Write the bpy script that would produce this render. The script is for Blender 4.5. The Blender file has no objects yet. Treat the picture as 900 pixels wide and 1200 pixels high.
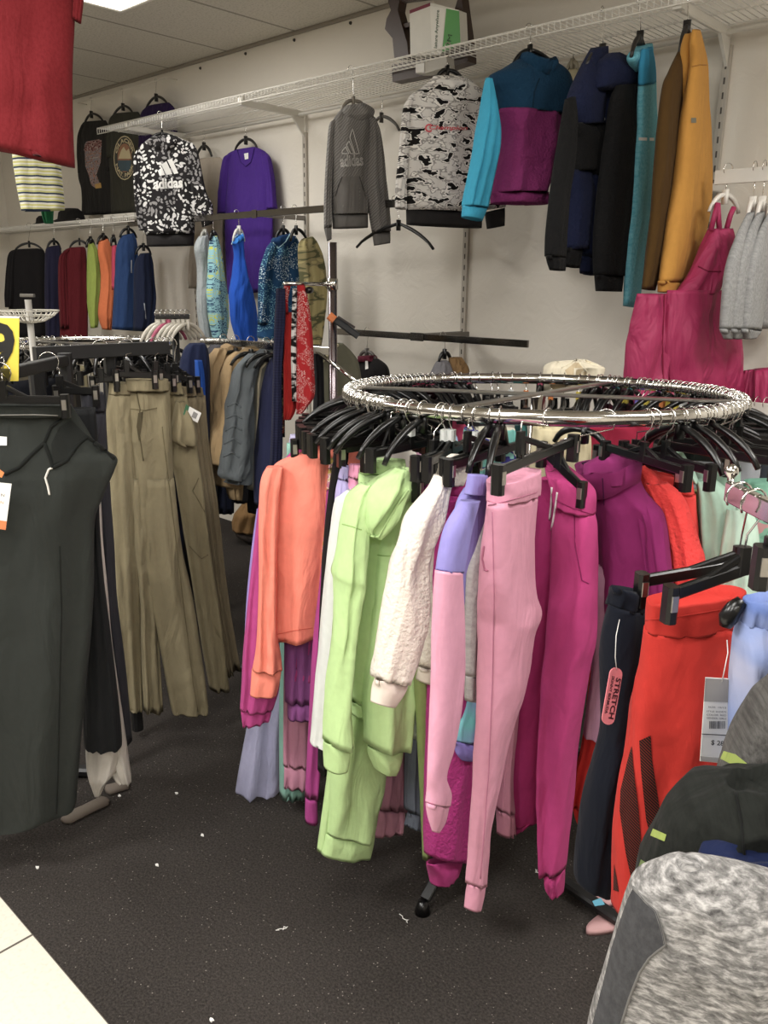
import bpy, bmesh, math, random
from mathutils import Vector as V, noise
from mathutils.bvhtree import BVHTree
random.seed(7)
S = bpy.context.scene
COL = S.collection
# ------------------------------------------------------------------ camera
# world: x runs along the long stucco wall, +y points at the wall, z up, metres
FPX = 967.0
EYE = V((0, 0, 1.6))
fh = V((-math.sin(math.radians(43.1)), math.cos(math.radians(43.1)), 0))
rh = V((fh.y, -fh.x, 0))
pit = math.radians(15.44)
FW = fh * math.cos(pit) - V((0, 0, 1)) * math.sin(pit)
up0 = fh * math.sin(pit) + V((0, 0, 1)) * math.cos(pit)
ro = 0.0106
RT = rh * math.cos(ro) + up0 * math.sin(ro)
UP = up0 * math.cos(ro) - rh * math.sin(ro)
def ray(x, y): return FW + RT * ((x - 450) / FPX) - UP * ((y - 600) / FPX)
def proj(p):
    d = p - EYE; z = d.dot(FW)
    return (450 + FPX * d.dot(RT) / z, 600 - FPX * d.dot(UP) / z)
class Pl:
    """vertical plane a garment hangs in: point o, horizontal direction t, normal n facing the shop"""
    def __init__(s, o, yaw=None, t=None):
        s.o = o
        if yaw is not None:
            a = math.radians(yaw)
            s.t = rh * math.cos(a) + fh * math.sin(a); s.n = rh * math.sin(a) - fh * math.cos(a)
        else:
            s.t = t; s.n = V((t.y, -t.x, 0))
    def at(s, x, y, d=0.0):
        r = ray(x, y); o = s.o + s.n * d
        return EYE + r * ((o - EYE).dot(s.n) / r.dot(s.n))
def wp(c): return Pl(V((0, c, 0)), t=V((1, 0, 0)))         # plane parallel to the wall
def dp(x, y, Z, yaw=0): return Pl(EYE + ray(x, y) * Z, yaw)  # plane through a point Z metres off
def hz(x, y, z):
    r = ray(x, y); return EYE + r * ((z - EYE.z) / r.z)
# ------------------------------------------------------------------ materials
def lin(h):
    h = h.lstrip('#'); o = []
    for i in (0, 2, 4):
        c = int(h[i:i+2], 16) / 255
        o.append(c / 12.92 if c <= .04045 else ((c + .055) / 1.055) ** 2.4)
    g = .3 * o[0] + .6 * o[1] + .1 * o[2]
    return (*[v * .88 + g * .12 for v in o], 1)
MC = {}
def newmat(name):
    m = bpy.data.materials.new(name); m.use_nodes = True
    N = m.node_tree.nodes; L = m.node_tree.links
    return m, N, L, N['Principled BSDF']
def solid(hexc, rough=.5, metal=0, name=None, spec=.5):
    k = ('s', hexc, rough, metal)
    if k in MC: return MC[k]
    m, N, L, b = newmat(name or 'paint_' + hexc)
    b.inputs['Roughness'].default_value = rough; b.inputs['Metallic'].default_value = metal
    b.inputs['Specular IOR Level'].default_value = spec
    tc = N.new('ShaderNodeTexCoord'); nz = N.new('ShaderNodeTexNoise'); nz.inputs['Scale'].default_value = 30
    L.new(tc.outputs['Object'], nz.inputs['Vector'])
    mx = N.new('ShaderNodeMix'); mx.data_type = 'RGBA'; c = lin(hexc)
    mx.inputs[6].default_value = tuple(v * .92 for v in c[:3]) + (1,); mx.inputs[7].default_value = c
    L.new(nz.outputs['Fac'], mx.inputs[0]); L.new(mx.outputs[2], b.inputs['Base Color'])
    MC[k] = m; return m
def ramp(N, L, src, cols, interp='CONSTANT'):
    r = N.new('ShaderNodeValToRGB'); r.color_ramp.interpolation = interp
    e = r.color_ramp.elements
    while len(e) < len(cols): e.new(.5)
    for i, (p, c) in enumerate(cols): e[i].position = p; e[i].color = lin(c)
    L.new(src, r.inputs['Fac']); return r.outputs['Color']
def fab(hexc, kind='plain', c2=None, c3=None, c4=None, wr=1.0, sc=1.0, rough=.92):
    k = ('f', hexc, kind, c2, c3, c4, wr, sc, rough)
    if k in MC: return MC[k]
    m, N, L, b = newmat('fabric_%s_%s' % (kind, hexc))
    b.inputs['Roughness'].default_value = rough
    b.inputs['Specular IOR Level'].default_value = .14 if rough > .7 else .4
    b.inputs['Sheen Weight'].default_value = .03
    tc = N.new('ShaderNodeTexCoord'); mp = N.new('ShaderNodeMapping')
    L.new(tc.outputs['UV'], mp.inputs['Vector'])
    def noi(scale, det=2, dist=0, vec=None, rgh=.5):
        n = N.new('ShaderNodeTexNoise'); n.inputs['Scale'].default_value = scale
        n.inputs['Detail'].default_value = det; n.inputs['Distortion'].default_value = dist
        n.inputs['Roughness'].default_value = rgh
        L.new(vec or tc.outputs['Object'], n.inputs['Vector']); return n.outputs['Fac']
    def mixc(f, a, bb):
        x = N.new('ShaderNodeMix'); x.data_type = 'RGBA'
        for i, q in ((6, a), (7, bb)):
            if isinstance(q, str): x.inputs[i].default_value = lin(q)
            elif isinstance(q, tuple): x.inputs[i].default_value = q
            else: L.new(q, x.inputs[i])
        L.new(f, x.inputs[0]); return x.outputs[2]
    base = lin(hexc); lo = tuple(v * .86 for v in base[:3]) + (1,)
    if kind == 'plain' or kind == 'fleece':
        col = mixc(noi(60, 3), lo, base)
    elif kind == 'heather':
        mp.inputs['Scale'].default_value = (170 * sc, 90 * sc, 1); 
        col = ramp(N, L, noi(1, 4, 0, mp.outputs[0], .7), [(.36, hexc), (.62, c2)], 'LINEAR')
    elif kind == 'marl':      # space-dyed knit, short slanting flecks
        L.new(tc.outputs['Object'], mp.inputs['Vector']); mp.inputs['Scale'].default_value = (75 * sc, 75 * sc, 210 * sc); mp.inputs['Rotation'].default_value = (.25, .35, 0)
        col = ramp(N, L, noi(1, 5, .3, mp.outputs[0], .65), [(.3, hexc), (.48, c2), (.68, c3)], 'LINEAR')
    elif kind == 'camo':
        mp.inputs['Scale'].default_value = (9 * sc, 17 * sc, 1)
        col = ramp(N, L, noi(1, 2, .25, mp.outputs[0], .5), [(0, hexc), (.415, c2), (.48, c3), (.53, c4)])
    elif kind == 'blobs':     # rounded patches on dark ground
        mp.inputs['Scale'].default_value = (17 * sc, 17 * sc, 1)
        vo = N.new('ShaderNodeTexVoronoi'); vo.feature = 'SMOOTH_F1'; vo.inputs['Smoothness'].default_value = .35
        wn = N.new('ShaderNodeTexNoise'); wn.inputs['Scale'].default_value = .9; L.new(mp.outputs[0], wn.inputs['Vector'])
        ad = N.new('ShaderNodeMixRGB'); ad.blend_type = 'ADD'; ad.inputs[0].default_value = 1.3
        L.new(mp.outputs[0], ad.inputs[1]); L.new(wn.outputs['Color'], ad.inputs[2])
        L.new(ad.outputs[0], vo.inputs['Vector'])
        f1 = ramp(N, L, vo.outputs['Distance'], [(0, 'ffffff'), (.42, '000000')])
        sec = ramp(N, L, noi(7 * sc, 1, 0, tc.outputs['UV']), [(0, c3), (.5, c2)])
        col = mixc(f1, base, sec)
    elif kind == 'dots':
        mp.inputs['Scale'].default_value = (60 * sc, 60 * sc, 1)
        vo = N.new('ShaderNodeTexVoronoi'); L.new(mp.outputs[0], vo.inputs['Vector'])
        f1 = ramp(N, L, vo.outputs['Distance'], [(0, 'ffffff'), (.33, '000000')])
        pick = ramp(N, L, noi(22 * sc, 1, 0, tc.outputs['UV']), [(0, '000000'), (.44, 'ffffff')])
        m1 = N.new('ShaderNodeMixRGB'); m1.blend_type = 'MULTIPLY'; m1.inputs[0].default_value = 1
        L.new(f1, m1.inputs[1]); L.new(pick, m1.inputs[2])
        hue = ramp(N, L, noi(9 * sc, 1, 0, tc.outputs['UV']), [(0, c2), (.5, c3 or c2)])
        col = mixc(m1.outputs[0], base, hue)
    elif kind == 'stripes':
        sp = N.new('ShaderNodeSeparateXYZ'); L.new(tc.outputs['UV'], sp.inputs[0])
        mu = N.new('ShaderNodeMath'); mu.operation = 'MULTIPLY'; mu.inputs[1].default_value = 34 * sc
        fr = N.new('ShaderNodeMath'); fr.operation = 'FRACT'
        L.new(sp.outputs['Y'], mu.inputs[0]); L.new(mu.outputs[0], fr.inputs[0])
        col = ramp(N, L, fr.outputs[0], [(0, hexc), (.2, c2), (.42, c3), (.62, c4), (.82, c2)])
    elif kind == 'zig':       # tonal wavy diagonal lines
        mp.inputs['Rotation'].default_value = (0, 0, .7)
        w = N.new('ShaderNodeTexWave'); w.inputs['Scale'].default_value = 34 * sc; w.inputs['Distortion'].default_value = 5
        w.inputs['Detail'].default_value = 1; L.new(mp.outputs[0], w.inputs['Vector'])
        col = ramp(N, L, w.outputs['Fac'], [(.3, hexc), (.7, c2)], 'LINEAR')
    elif kind == 'clouds':
        mp.inputs['Scale'].default_value = (7 * sc, 5 * sc, 1)
        col = ramp(N, L, noi(1, 3, .5, mp.outputs[0]), [(.3, hexc), (.48, c2), (.66, c3)], 'LINEAR')
    elif kind == 'mesh':
        mp.inputs['Scale'].default_value = (1, 1, 1)
        w = N.new('ShaderNodeTexWave'); w.bands_direction = 'DIAGONAL'; w.inputs['Scale'].default_value = 80 * sc
        L.new(mp.outputs[0], w.inputs['Vector'])
        col = ramp(N, L, w.outputs['Fac'], [(0, hexc), (.8, c2)])
    L.new(col, b.inputs['Base Color'])
    fz = kind == 'fleece'
    b1 = N.new('ShaderNodeBump'); b1.inputs['Strength'].default_value = .7 if fz else .22
    b1.inputs['Distance'].default_value = .007 if fz else .0012
    L.new(noi(110 if fz else 420, 3), b1.inputs['Height'])
    m2 = N.new('ShaderNodeMapping'); m2.inputs['Scale'].default_value = (1, 1, .4); L.new(tc.outputs['Object'], m2.inputs['Vector'])
    b2 = N.new('ShaderNodeBump'); b2.inputs['Strength'].default_value = .5 * wr; b2.inputs['Distance'].default_value = .03
    L.new(noi(11, 3, 1.0, m2.outputs[0], .45), b2.inputs['Height']); L.new(b1.outputs[0], b2.inputs['Normal'])
    L.new(b2.outputs[0], b.inputs['Normal'])
    MC[k] = m; return m
CHROME = solid('d8d6d2', .12, 1, 'chrome')
STEEL = solid('b9b6b0', .3, 1, 'brushed_steel')
BLACK = solid('0c0c0d', .28, 0, 'black_plastic')
BLKM = solid('1a1a1b', .45, 0, 'black_painted_steel')
WHITE = solid('dedad0', .4, 0, 'white_enamel')
PAPER = solid('e9e7e2', .7, 0, 'white_card')
# ------------------------------------------------------------------ objects
def thing(name, label, cat, group=None, loc=(0, 0, 0)):
    o = bpy.data.objects.new(name, None); COL.objects.link(o); o.location = loc
    o.empty_display_size = .05
    o['label'] = label; o['category'] = cat
    if group: o['group'] = group
    return o
def wloc(o):
    l = V((0, 0, 0))
    while o: l = l + V(o.location); o = o.parent
    return l
def mesh(name, verts, faces, m, parent=None, smooth=True, uvs=None, label=None):
    off = wloc(parent)
    me = bpy.data.meshes.new(name); me.from_pydata([tuple(V(v) - off) for v in verts], [], faces)
    if uvs:
        ul = me.uv_layers.new(name='UVMap')
        for lp in me.loops: ul.data[lp.index].uv = uvs[lp.vertex_index]
    if smooth: me.polygons.foreach_set('use_smooth', [True] * len(me.polygons))
    me.materials.append(m); me.update()
    o = bpy.data.objects.new(name, me); COL.objects.link(o)
    if parent: o.parent = parent
    if label: o['label'] = label
    return o
class MB:
    """collects solids that belong to ONE part"""
    def __init__(s): s.v = []; s.f = []
    def add(s, vs, fs):
        k = len(s.v); s.v += [V(v) for v in vs]; s.f += [tuple(i + k for i in f) for f in fs]; return s
    def box(s, c, sx, sy, sz, t=V((1, 0, 0))):
        n = V((-t.y, t.x, 0)); c = V(c); vs = []
        for k in (-1, 1):
            for j in (-1, 1):
                for i in (-1, 1): vs.append(c + t * (i * sx / 2) + n * (j * sy / 2) + V((0, 0, k * sz / 2)))
        return s.add(vs, [(0, 2, 3, 1), (4, 5, 7, 6), (0, 1, 5, 4), (2, 6, 7, 3), (0, 4, 6, 2), (1, 3, 7, 5)])
    def beam(s, a, b, w, h, up=V((0, 0, 1)), bev=.25):
        """bar with chamfered rectangular section from a to b"""
        a = V(a); b = V(b); d = (b - a).normalized(); x = d.cross(up).normalized(); y = x.cross(d)
        q = bev * min(w, h); pr = []
        for sx, sy in ((1, 1), (-1, 1), (-1, -1), (1, -1)):
            p1 = (sx * w / 2, sy * (h / 2 - q)); p2 = (sx * (w / 2 - q), sy * h / 2)
            pr += [p1, p2] if sx * sy > 0 else [p2, p1]
        vs = [p + x * u + y * v for p in (a, b) for u, v in pr]; n = 8
        return s.add(vs, [(i, (i + 1) % n, n + (i + 1) % n, n + i) for i in range(n)] + [tuple(range(n - 1, -1, -1)), tuple(range(n, 2 * n))])
    def tube(s, pts, r, n=8, close=False):
        pts = [V(p) for p in pts]; m = len(pts); rr = r if isinstance(r, (list, tuple)) else [r] * m
        vs = []; prev = None
        for i, p in enumerate(pts):
            a = pts[(i - 1) % m] if (i or close) else p; b = pts[(i + 1) % m] if (i < m - 1 or close) else p
            d = (b - a).normalized()
            if prev is None: x = d.cross(V((.13, .31, 1)) if abs(d.z) < .95 else V((1, .2, 0))).normalized()
            else: x = (prev - d * prev.dot(d)).normalized()
            prev = x; y = d.cross(x)
            vs += [p + (x * math.cos(2 * math.pi * k / n) + y * math.sin(2 * math.pi * k / n)) * rr[i] for k in range(n)]
        fs = [(i * n + k, i * n + (k + 1) % n, ((i + 1) % m) * n + (k + 1) % n, ((i + 1) % m) * n + k) for i in range(m if close else m - 1) for k in range(n)]
        if not close: fs += [tuple(range(n - 1, -1, -1)), tuple(range((m - 1) * n, m * n))]
        return s.add(vs, fs)
    def build(s, name, m, parent=None, smooth=True, label=None): return mesh(name, s.v, s.f, m, parent, smooth, None, label)
def flat(o):
    o.data.polygons.foreach_set('use_smooth', [False] * len(o.data.polygons)); return o
def cat(a, b, c, d, t):
    return .5 * ((2 * b) + (-a + c) * t + (2 * a - 5 * b + 4 * c - d) * t * t + (-a + 3 * b - 3 * c + d) * t ** 3)
SEED = [0]
def piece(name, m, parent, pl, rows, th=.04, d=0.0, fold=(.006, 3, 2), sub=5, n=36, lin_=False, hem=.012, label=None, tp=None, dd=None, sq=.75, wr=.9, dip=0):
    """a sewn piece of clothing: cross-sections between its left and right outline, rounded front and back, rippled by folds"""
    SEED[0] += 1; sd = SEED[0] * 1.37
    R = [(r[1], r[0], r[2], r[0]) if len(r) == 3 else r for r in rows]
    k = len(R); D = []
    for i in range(k - 1):
        a, b, c, e = R[max(i - 1, 0)], R[i], R[i + 1], R[min(i + 2, k - 1)]
        for j in range(sub):
            t = j / sub
            D.append(tuple((b[q] + (c[q] - b[q]) * t) if lin_ else cat(a[q], b[q], c[q], e[q], t) for q in range(4)))
    D.append(R[-1]); M = len(D)
    tp = tp or (.55, 1, 1, .9); vs = []; uv = []
    amp, cnt, dr = fold; amp *= 1.2
    for i, (xl, yl, xr, yr) in enumerate(D):
        t = i / (M - 1); q = t * (len(tp) - 1); j = min(int(q), len(tp) - 2); T = th * (tp[j] + (tp[j + 1] - tp[j]) * (q - j))
        o = d if dd is None else d + (dd - d) * t
        A = pl.at(xl, yl, o); B = pl.at(xr, yr, o); mid = (A + B) / 2; hv = (B - A) / 2; hl = hv.length
        vw = (EYE - mid); vw.z = 0; vw.normalize(); tn = abs(vw.dot(pl.t)) / max(.15, abs(vw.dot(pl.n)))
        T = min(T, max(hl, .006), .72 * hl / max(tn, .05)); hv = hv * math.sqrt(max(.1, 1 - (T * tn / max(hl, 1e-4)) ** 2)); rk = 1 / max(1, tn * 1.3)
        w = min(1, .25 + 1.2 * t)
        for g in range(n):
            a = 2 * math.pi * g / n; c = math.cos(a); s_ = math.sin(a)
            cc = math.copysign(abs(c) ** sq, c)
            of = T * math.copysign(abs(s_) ** .85, s_)
            ss = cc * .5
            rip = amp * w * (math.sin(2 * math.pi * cnt * ss + sd + dr * t) + .5 * math.sin(2 * math.pi * cnt * 1.7 * ss + 2 * sd - dr * 1.5 * t))
            p0 = mid + hv * cc
            nz = noise.noise(V((p0.x * 9 + sd, p0.y * 9, p0.z * 4))) * amp * 1.5 + (noise.noise(V((cc * 2.2 + sd, p0.z * 13 + cc * 2.5 * math.sin(sd), sd))) + .6 * noise.noise(V((cc * 4 - sd, p0.z * 24 - cc * 3, sd)))) * amp * wr
            rip = rk * (rip + nz) * (1 - .5 * abs(cc) ** 4)
            rip *= min(1, .25 + T / .035)
            if dip and t < .4: p0 = p0 - V((0, 0, dip * max(0, s_) ** .8 * abs(1 - cc * cc) * (1 - t / .4)))
            vs.append(p0 + pl.n * (of + rip)); uv.append((p0.dot(pl.t), p0.z))
    fs = [(i * n + g, (i + 1) * n + g, (i + 1) * n + (g + 1) % n, i * n + (g + 1) % n) for i in range(M - 1) for g in range(n)]
    # close both ends with a shallow hollow, like a neck or a hem
    for end, base, sgn in ((0, 0, -1), (1, (M - 1) * n, 1)):
        ring = vs[base:base + n]; c = sum(ring, V()) / n; c2 = sum(vs[(base - n if end else n):(base if end else 2 * n)], V()) / n
        inw = (c2 - c).normalized() * hem
        k1 = len(vs)
        for p, u in zip(ring, uv[base:base + n]): vs.append(c + (p - c) * .86 + inw); uv.append(u)
        vs.append(c + inw * 1.5); uv.append(uv[base])
        for g in range(n):
            a, b = base + g, base + (g + 1) % n; e, f = k1 + g, k1 + (g + 1) % n
            if end: fs += [(a, e, f, b), (e, k1 + n, f)]
            else: fs += [(a, b, f, e), (e, f, k1 + n)]
    return mesh(name, vs, fs, m, parent, True, uv, label)
def bvh(o):
    off = wloc(o); me = o.data
    return BVHTree.FromPolygons([v.co + off for v in me.vertices], [tuple(p.vertices) for p in me.polygons])
def hit(trees, pl, x, y, lift, d=.03):
    r = ray(x, y).normalized(); best = None
    for t in trees:
        h = t.ray_cast(EYE, r)
        if h[0] is not None and (best is None or h[3] < best): best = h[3]
    if best is None:
        p = pl.at(x, y, d); return p
    return EYE + r * (best - lift)
def TT(t): return [bvh(o) for o in (t if isinstance(t, (list, tuple)) else [t])]
def patch(name, m, parent, target, pl, poly, lift=.003, cuts=10, label=None, d=.03):
    """a flat sewn or printed shape lying on the cloth below it"""
    bm = bmesh.new(); vs = [bm.verts.new((x, y, 0)) for x, y in poly]; bm.faces.new(vs)
    xs = [p[0] for p in poly]; ys = [p[1] for p in poly]
    for ax, lo, hi in ((0, min(xs), max(xs)), (1, min(ys), max(ys))):
        for i in range(1, cuts):
            q = lo + (hi - lo) * i / cuts; co = V((q, 0, 0)) if ax == 0 else V((0, q, 0)); no = V((1, 0, 0)) if ax == 0 else V((0, 1, 0))
            bmesh.ops.bisect_plane(bm, geom=bm.verts[:] + bm.edges[:] + bm.faces[:], plane_co=co, plane_no=no)
    bmesh.ops.recalc_face_normals(bm, faces=bm.faces)
    tr = TT(target); vv = []
    for i, v in enumerate(bm.verts): v.index = i; vv.append(hit(tr, pl, v.co.x, v.co.y, lift, d))
    ff = [tuple(v.index for v in f.verts) for f in bm.faces]
    uv = [(p.dot(pl.t), p.z) for p in vv]; bm.free()
    return mesh(name, vv, ff, m, parent, True, uv, label)
def seam(name, m, parent, target, pl, pts, r=.0015, lift=.001, dens=6, label=None, d=.03):
    tr = TT(target); P = []
    for (a, b) in zip(pts, pts[1:]):
        for j in range(dens):
            t = j / dens; P.append(hit(tr, pl, a[0] + (b[0] - a[0]) * t, a[1] + (b[1] - a[1]) * t, lift, d))
    P.append(hit(tr, pl, *pts[-1], lift, d))
    return MB().tube(P, r, 5).build(name, m, parent, label=label)
def text(name, s, m, parent, target, pl, p0, p1, h, lift=.0035, bold=0.0, d=.03, shear=0, label=None, outline=False, xf=None):
    """lettering laid on a surface; baseline p0 -> p1, letter height h"""
    cu = bpy.data.curves.new('t', 'FONT'); cu.body = s; cu.offset = bold; cu.resolution_u = 3; cu.shear = shear
    if outline: cu.fill_mode = 'NONE'; cu.bevel_depth = .022; cu.bevel_resolution = 0
    o = bpy.data.objects.new('t', cu); COL.objects.link(o); bpy.context.view_layer.update()
    me = bpy.data.meshes.new_from_object(o); bpy.data.objects.remove(o)
    xs = [v.co.x for v in me.vertices]; ys = [v.co.y for v in me.vertices]
    x0, x1, y0, y1 = min(xs), max(xs), min(ys), max(ys)
    dx, dy = p1[0] - p0[0], p1[1] - p0[1]; L_ = math.hypot(dx, dy); ux, uy = dy / L_, -dx / L_
    tr = TT(target) if target is not None else []; vv = []
    for v in me.vertices:
        a = (v.co.x - x0) / (x1 - x0); b = (v.co.y - y0) / (y1 - y0)
        if xf: px, py = xf(a, b)
        else: px, py = p0[0] + dx * a + ux * h * b, p0[1] + dy * a + uy * h * b
        vv.append(hit(tr, pl, px, py, lift + (v.co.z * .0 if not outline else 0), d))
    ff = [tuple(p.vertices) for p in me.polygons]
    bpy.data.meshes.remove(me)
    return mesh(name, vv, ff, m, parent, False, None, label)
# ------------------------------------------------------------------ hangers
def hook_pts(H, t, rr, neck, side=1):
    pts = []
    for i in range(11):
        a = math.radians(215 - 215 * i / 10)
        pts.append(H + t * (math.cos(a) * rr * side) + V((0, 0, math.sin(a) * rr)))
    e = pts[-1]
    pts += [e + V((0, 0, -rr * .9)) - t * (side * rr * .25), neck + V((0, 0, .02)) + t * (side * rr * .05), neck - V((0, 0, .006))]
    return pts
def hanger(kind, H, L, R, label, group=None, rr=.021, mat=None, tab=None, name=None, neckf=None):
    """kind 'clip': straight bar with a clip at each end; 'top': sloping shoulders"""
    mat = mat or BLACK; t = (R - L); t.z = 0; t.normalize(); mid = (L + R) / 2
    nm = name or ('clip_hanger' if kind == 'clip' else 'clothes_hanger')
    root = thing(nm, label, 'hanger', group, tuple(V((mid.x, mid.y, min(L.z, R.z) - .02))))
    neck = V((mid.x, mid.y, max(L.z, R.z) + (.025 if kind == 'clip' else .07)))
    if neckf is not None: neck = neckf
    b = MB()
    if kind == 'clip':
        b.beam(L, R, .011, .02); m2 = mid + V((0, 0, .004))
        b.beam(L + (mid - L) * .55, neck, .009, .012); b.beam(R + (mid - R) * .55, neck, .009, .012)
        b.beam(neck + V((0, 0, .012)), neck - V((0, 0, .03)), .013, .02, up=t)
        b.build('bar', mat, root, smooth=False)
        for e, sg in ((L, -1), (R, 1)):
            c = MB(); c.beam(e + V((0, 0, .014)), e - V((0, 0, .042)), .019, .024, up=V((-t.y, t.x, 0)))
            n = V((t.y, -t.x, 0))
            q = c.build('clip', mat, root, smooth=False)
            sp = MB(); sp.beam(e + n * .0125 + V((0, 0, .002)), e + n * .0125 - V((0, 0, .022)), .011, .003, up=n)
            sp.build('spring', STEEL, q, smooth=False)
    else:
        pts = []; n_ = 8
        for sg, e in ((-1, L), (1, R)):
            P = []
            for i in range(n_ + 1):
                u = i / n_; p = neck.lerp(e, u); p = p + V((0, 0, .012 * math.sin(math.pi * u) - .012 * max(0, u - .85) * 6)); P.append(p)
            b.tube(P, [.0065 + .0025 * math.sin(math.pi * min(1, i / n_ * 1.1)) for i in range(n_ + 1)], 6)
        b.beam(neck + V((0, 0, .016)), neck - V((0, 0, .03)), .012, .024, up=V((-t.y, t.x, 0)))
        b.build('body', mat, root)
    MB().tube(hook_pts(H, t, rr, neck + V((0, 0, .01))), .0016, 6).build('hook', CHROME, root)
    if tab:
        c = neck + V((0, 0, .012)); MB().beam(c + V((0, 0, .013)), c - V((0, 0, .013)), .016, .022, up=t).build('size_marker', tab, root, smooth=False, label=None)
    return root
def dup(root, loc, rotz, label=None, group=None, scale=None):
    r = root.copy(); COL.objects.link(r); r.location = loc; r.rotation_euler = (0, 0, rotz)
    if label: r['label'] = label
    if group: r['group'] = group
    if scale: r.scale = scale
    for ch in list(root.children):
        c = ch.copy(); COL.objects.link(c); c.parent = r
        for g in list(ch.children):
            e = g.copy(); COL.objects.link(e); e.parent = c
    return r
def rebase(root):
    """put the Empty at the foot of its thing"""
    ms = [c for c in root.children if c.type == 'MESH']
    if not ms: return
    off = wloc(root); lo = None; sx = sy = 0; n = 0
    for c in ms:
        for v in c.data.vertices:
            p = v.co; lo = p.z if lo is None else min(lo, p.z); sx += p.x; sy += p.y; n += 1
    dl = V((sx / n, sy / n, lo)); root.location = tuple(off + dl)
    def sh(o):
        for ch in o.children:
            if ch.type == 'MESH':
                for v in ch.data.vertices: v.co -= dl
            sh(ch)
    sh(root)
# ------------------------------------------------------------------ the room
WY = 3.3; CZ = 2.91; WX0 = -7.63; WX1 = 3.6; WYB = -3.2
def struct(o): o['kind'] = 'structure'; return o
def plaster(name, hexc):
    m, N, L, b = newmat(name); b.inputs['Roughness'].default_value = .85
    tc = N.new('ShaderNodeTexCoord')
    n1 = N.new('ShaderNodeTexNoise'); n1.inputs['Scale'].default_value = 1.3; n1.inputs['Detail'].default_value = 4
    L.new(tc.outputs['Object'], n1.inputs['Vector'])
    mx = N.new('ShaderNodeMix'); mx.data_type = 'RGBA'; c = lin(hexc)
    mx.inputs[6].default_value = tuple(v * .88 for v in c[:3]) + (1,); mx.inputs[7].default_value = c
    L.new(n1.outputs['Fac'], mx.inputs[0]); L.new(mx.outputs[2], b.inputs['Base Color'])
    n2 = N.new('ShaderNodeTexNoise'); n2.inputs['Scale'].default_value = 9; n2.inputs['Detail'].default_value = 6; n2.inputs['Distortion'].default_value = 1.6
    L.new(tc.outputs['Object'], n2.inputs['Vector'])
    r = N.new('ShaderNodeValToRGB'); r.color_ramp.elements[0].position = .42; r.color_ramp.elements[1].position = .6
    L.new(n2.outputs['Fac'], r.inputs['Fac'])
    bp = N.new('ShaderNodeBump'); bp.inputs['Strength'].default_value = .13; bp.inputs['Distance'].default_value = .008
    L.new(r.outputs['Color'], bp.inputs['Height']); L.new(bp.outputs[0], b.inputs['Normal'])
    return m
PLA = plaster('stucco_wall', 'e3dccf'); PLD = plaster('far_wall', '6f675c')
def slab(name, x0, x1, y0, y1, z0, z1, m):
    return struct(MB().box(((x0 + x1) / 2, (y0 + y1) / 2, (z0 + z1) / 2), x1 - x0, y1 - y0, z1 - z0).build(name, m, smooth=False))
slab('wall_back', WX0 - .1, WX1 + .1, WY, WY + .1, 0, CZ, PLA)
slab('wall_left', WX0 - .1, WX0, WYB, WY, 0, CZ, PLA)
slab('wall_right', WX1, WX1 + .1, WYB, WY, 0, CZ, PLA)
slab('wall_front', WX0 - .1, WX1 + .1, WYB - .1, WYB, 0, CZ, PLD)
# ceiling of lay-in tiles on a cross grid
def grid_mat(name, hexc, hexg, sx, sy, w, ox, oy, rough, speck=0, bump=.1):
    m, N, L, b = newmat(name); b.inputs['Roughness'].default_value = rough
    tc = N.new('ShaderNodeTexCoord'); sp = N.new('ShaderNodeSeparateXYZ'); L.new(tc.outputs['Object'], sp.inputs[0])
    def mt(op, a, bb=None):
        x = N.new('ShaderNodeMath'); x.operation = op
        for i, q in ((0, a), (1, bb)):
            if q is None: continue
            if isinstance(q, (int, float)): x.inputs[i].default_value = q
            else: L.new(q, x.inputs[i])
        return x.outputs[0]
    outs = []
    for ax, s, o in (('X', sx, ox), ('Y', sy, oy)):
        f = mt('FRACT', mt('DIVIDE', mt('ADD', sp.outputs[ax], 100 * s + o), s))
        outs.append(mt('LESS_THAN', f, w / s))
    g = mt('MAXIMUM', outs[0], outs[1])
    n1 = N.new('ShaderNodeTexNoise'); n1.inputs['Scale'].default_value = 90; n1.inputs['Detail'].default_value = 3
    L.new(tc.outputs['Object'], n1.inputs['Vector'])
    cr = ramp(N, L, n1.outputs['Fac'], [(.3, speck or hexc), (.5, hexc)], 'LINEAR')
    mx = N.new('ShaderNodeMix'); mx.data_type = 'RGBA'; mx.inputs[7].default_value = lin(hexg)
    L.new(cr, mx.inputs[6]); L.new(g, mx.inputs[0]); L.new(mx.outputs[2], b.inputs['Base Color'])
    bp = N.new('ShaderNodeBump'); bp.inputs['Strength'].default_value = bump; bp.inputs['Distance'].default_value = .004
    L.new(n1.outputs['Fac'], bp.inputs['Height']); L.new(bp.outputs[0], b.inputs['Normal'])
    return m
CEIL = grid_mat('ceiling_tile', 'c9c3b6', '8f897d', .61, 1.22, .018, .12, .35, .9, 'b0aa9d', .6)
slab('ceiling', WX0 - .1, WX1 + .1, WYB - .1, WY + .1, CZ, CZ + .1, CEIL)
MB().beam((WX0, WY - .011, CZ - .008), (WX1, WY - .011, CZ - .008), .02, .02).build('trim_1', solid('8b8376', .6), smooth=False)['kind'] = 'structure'
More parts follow.
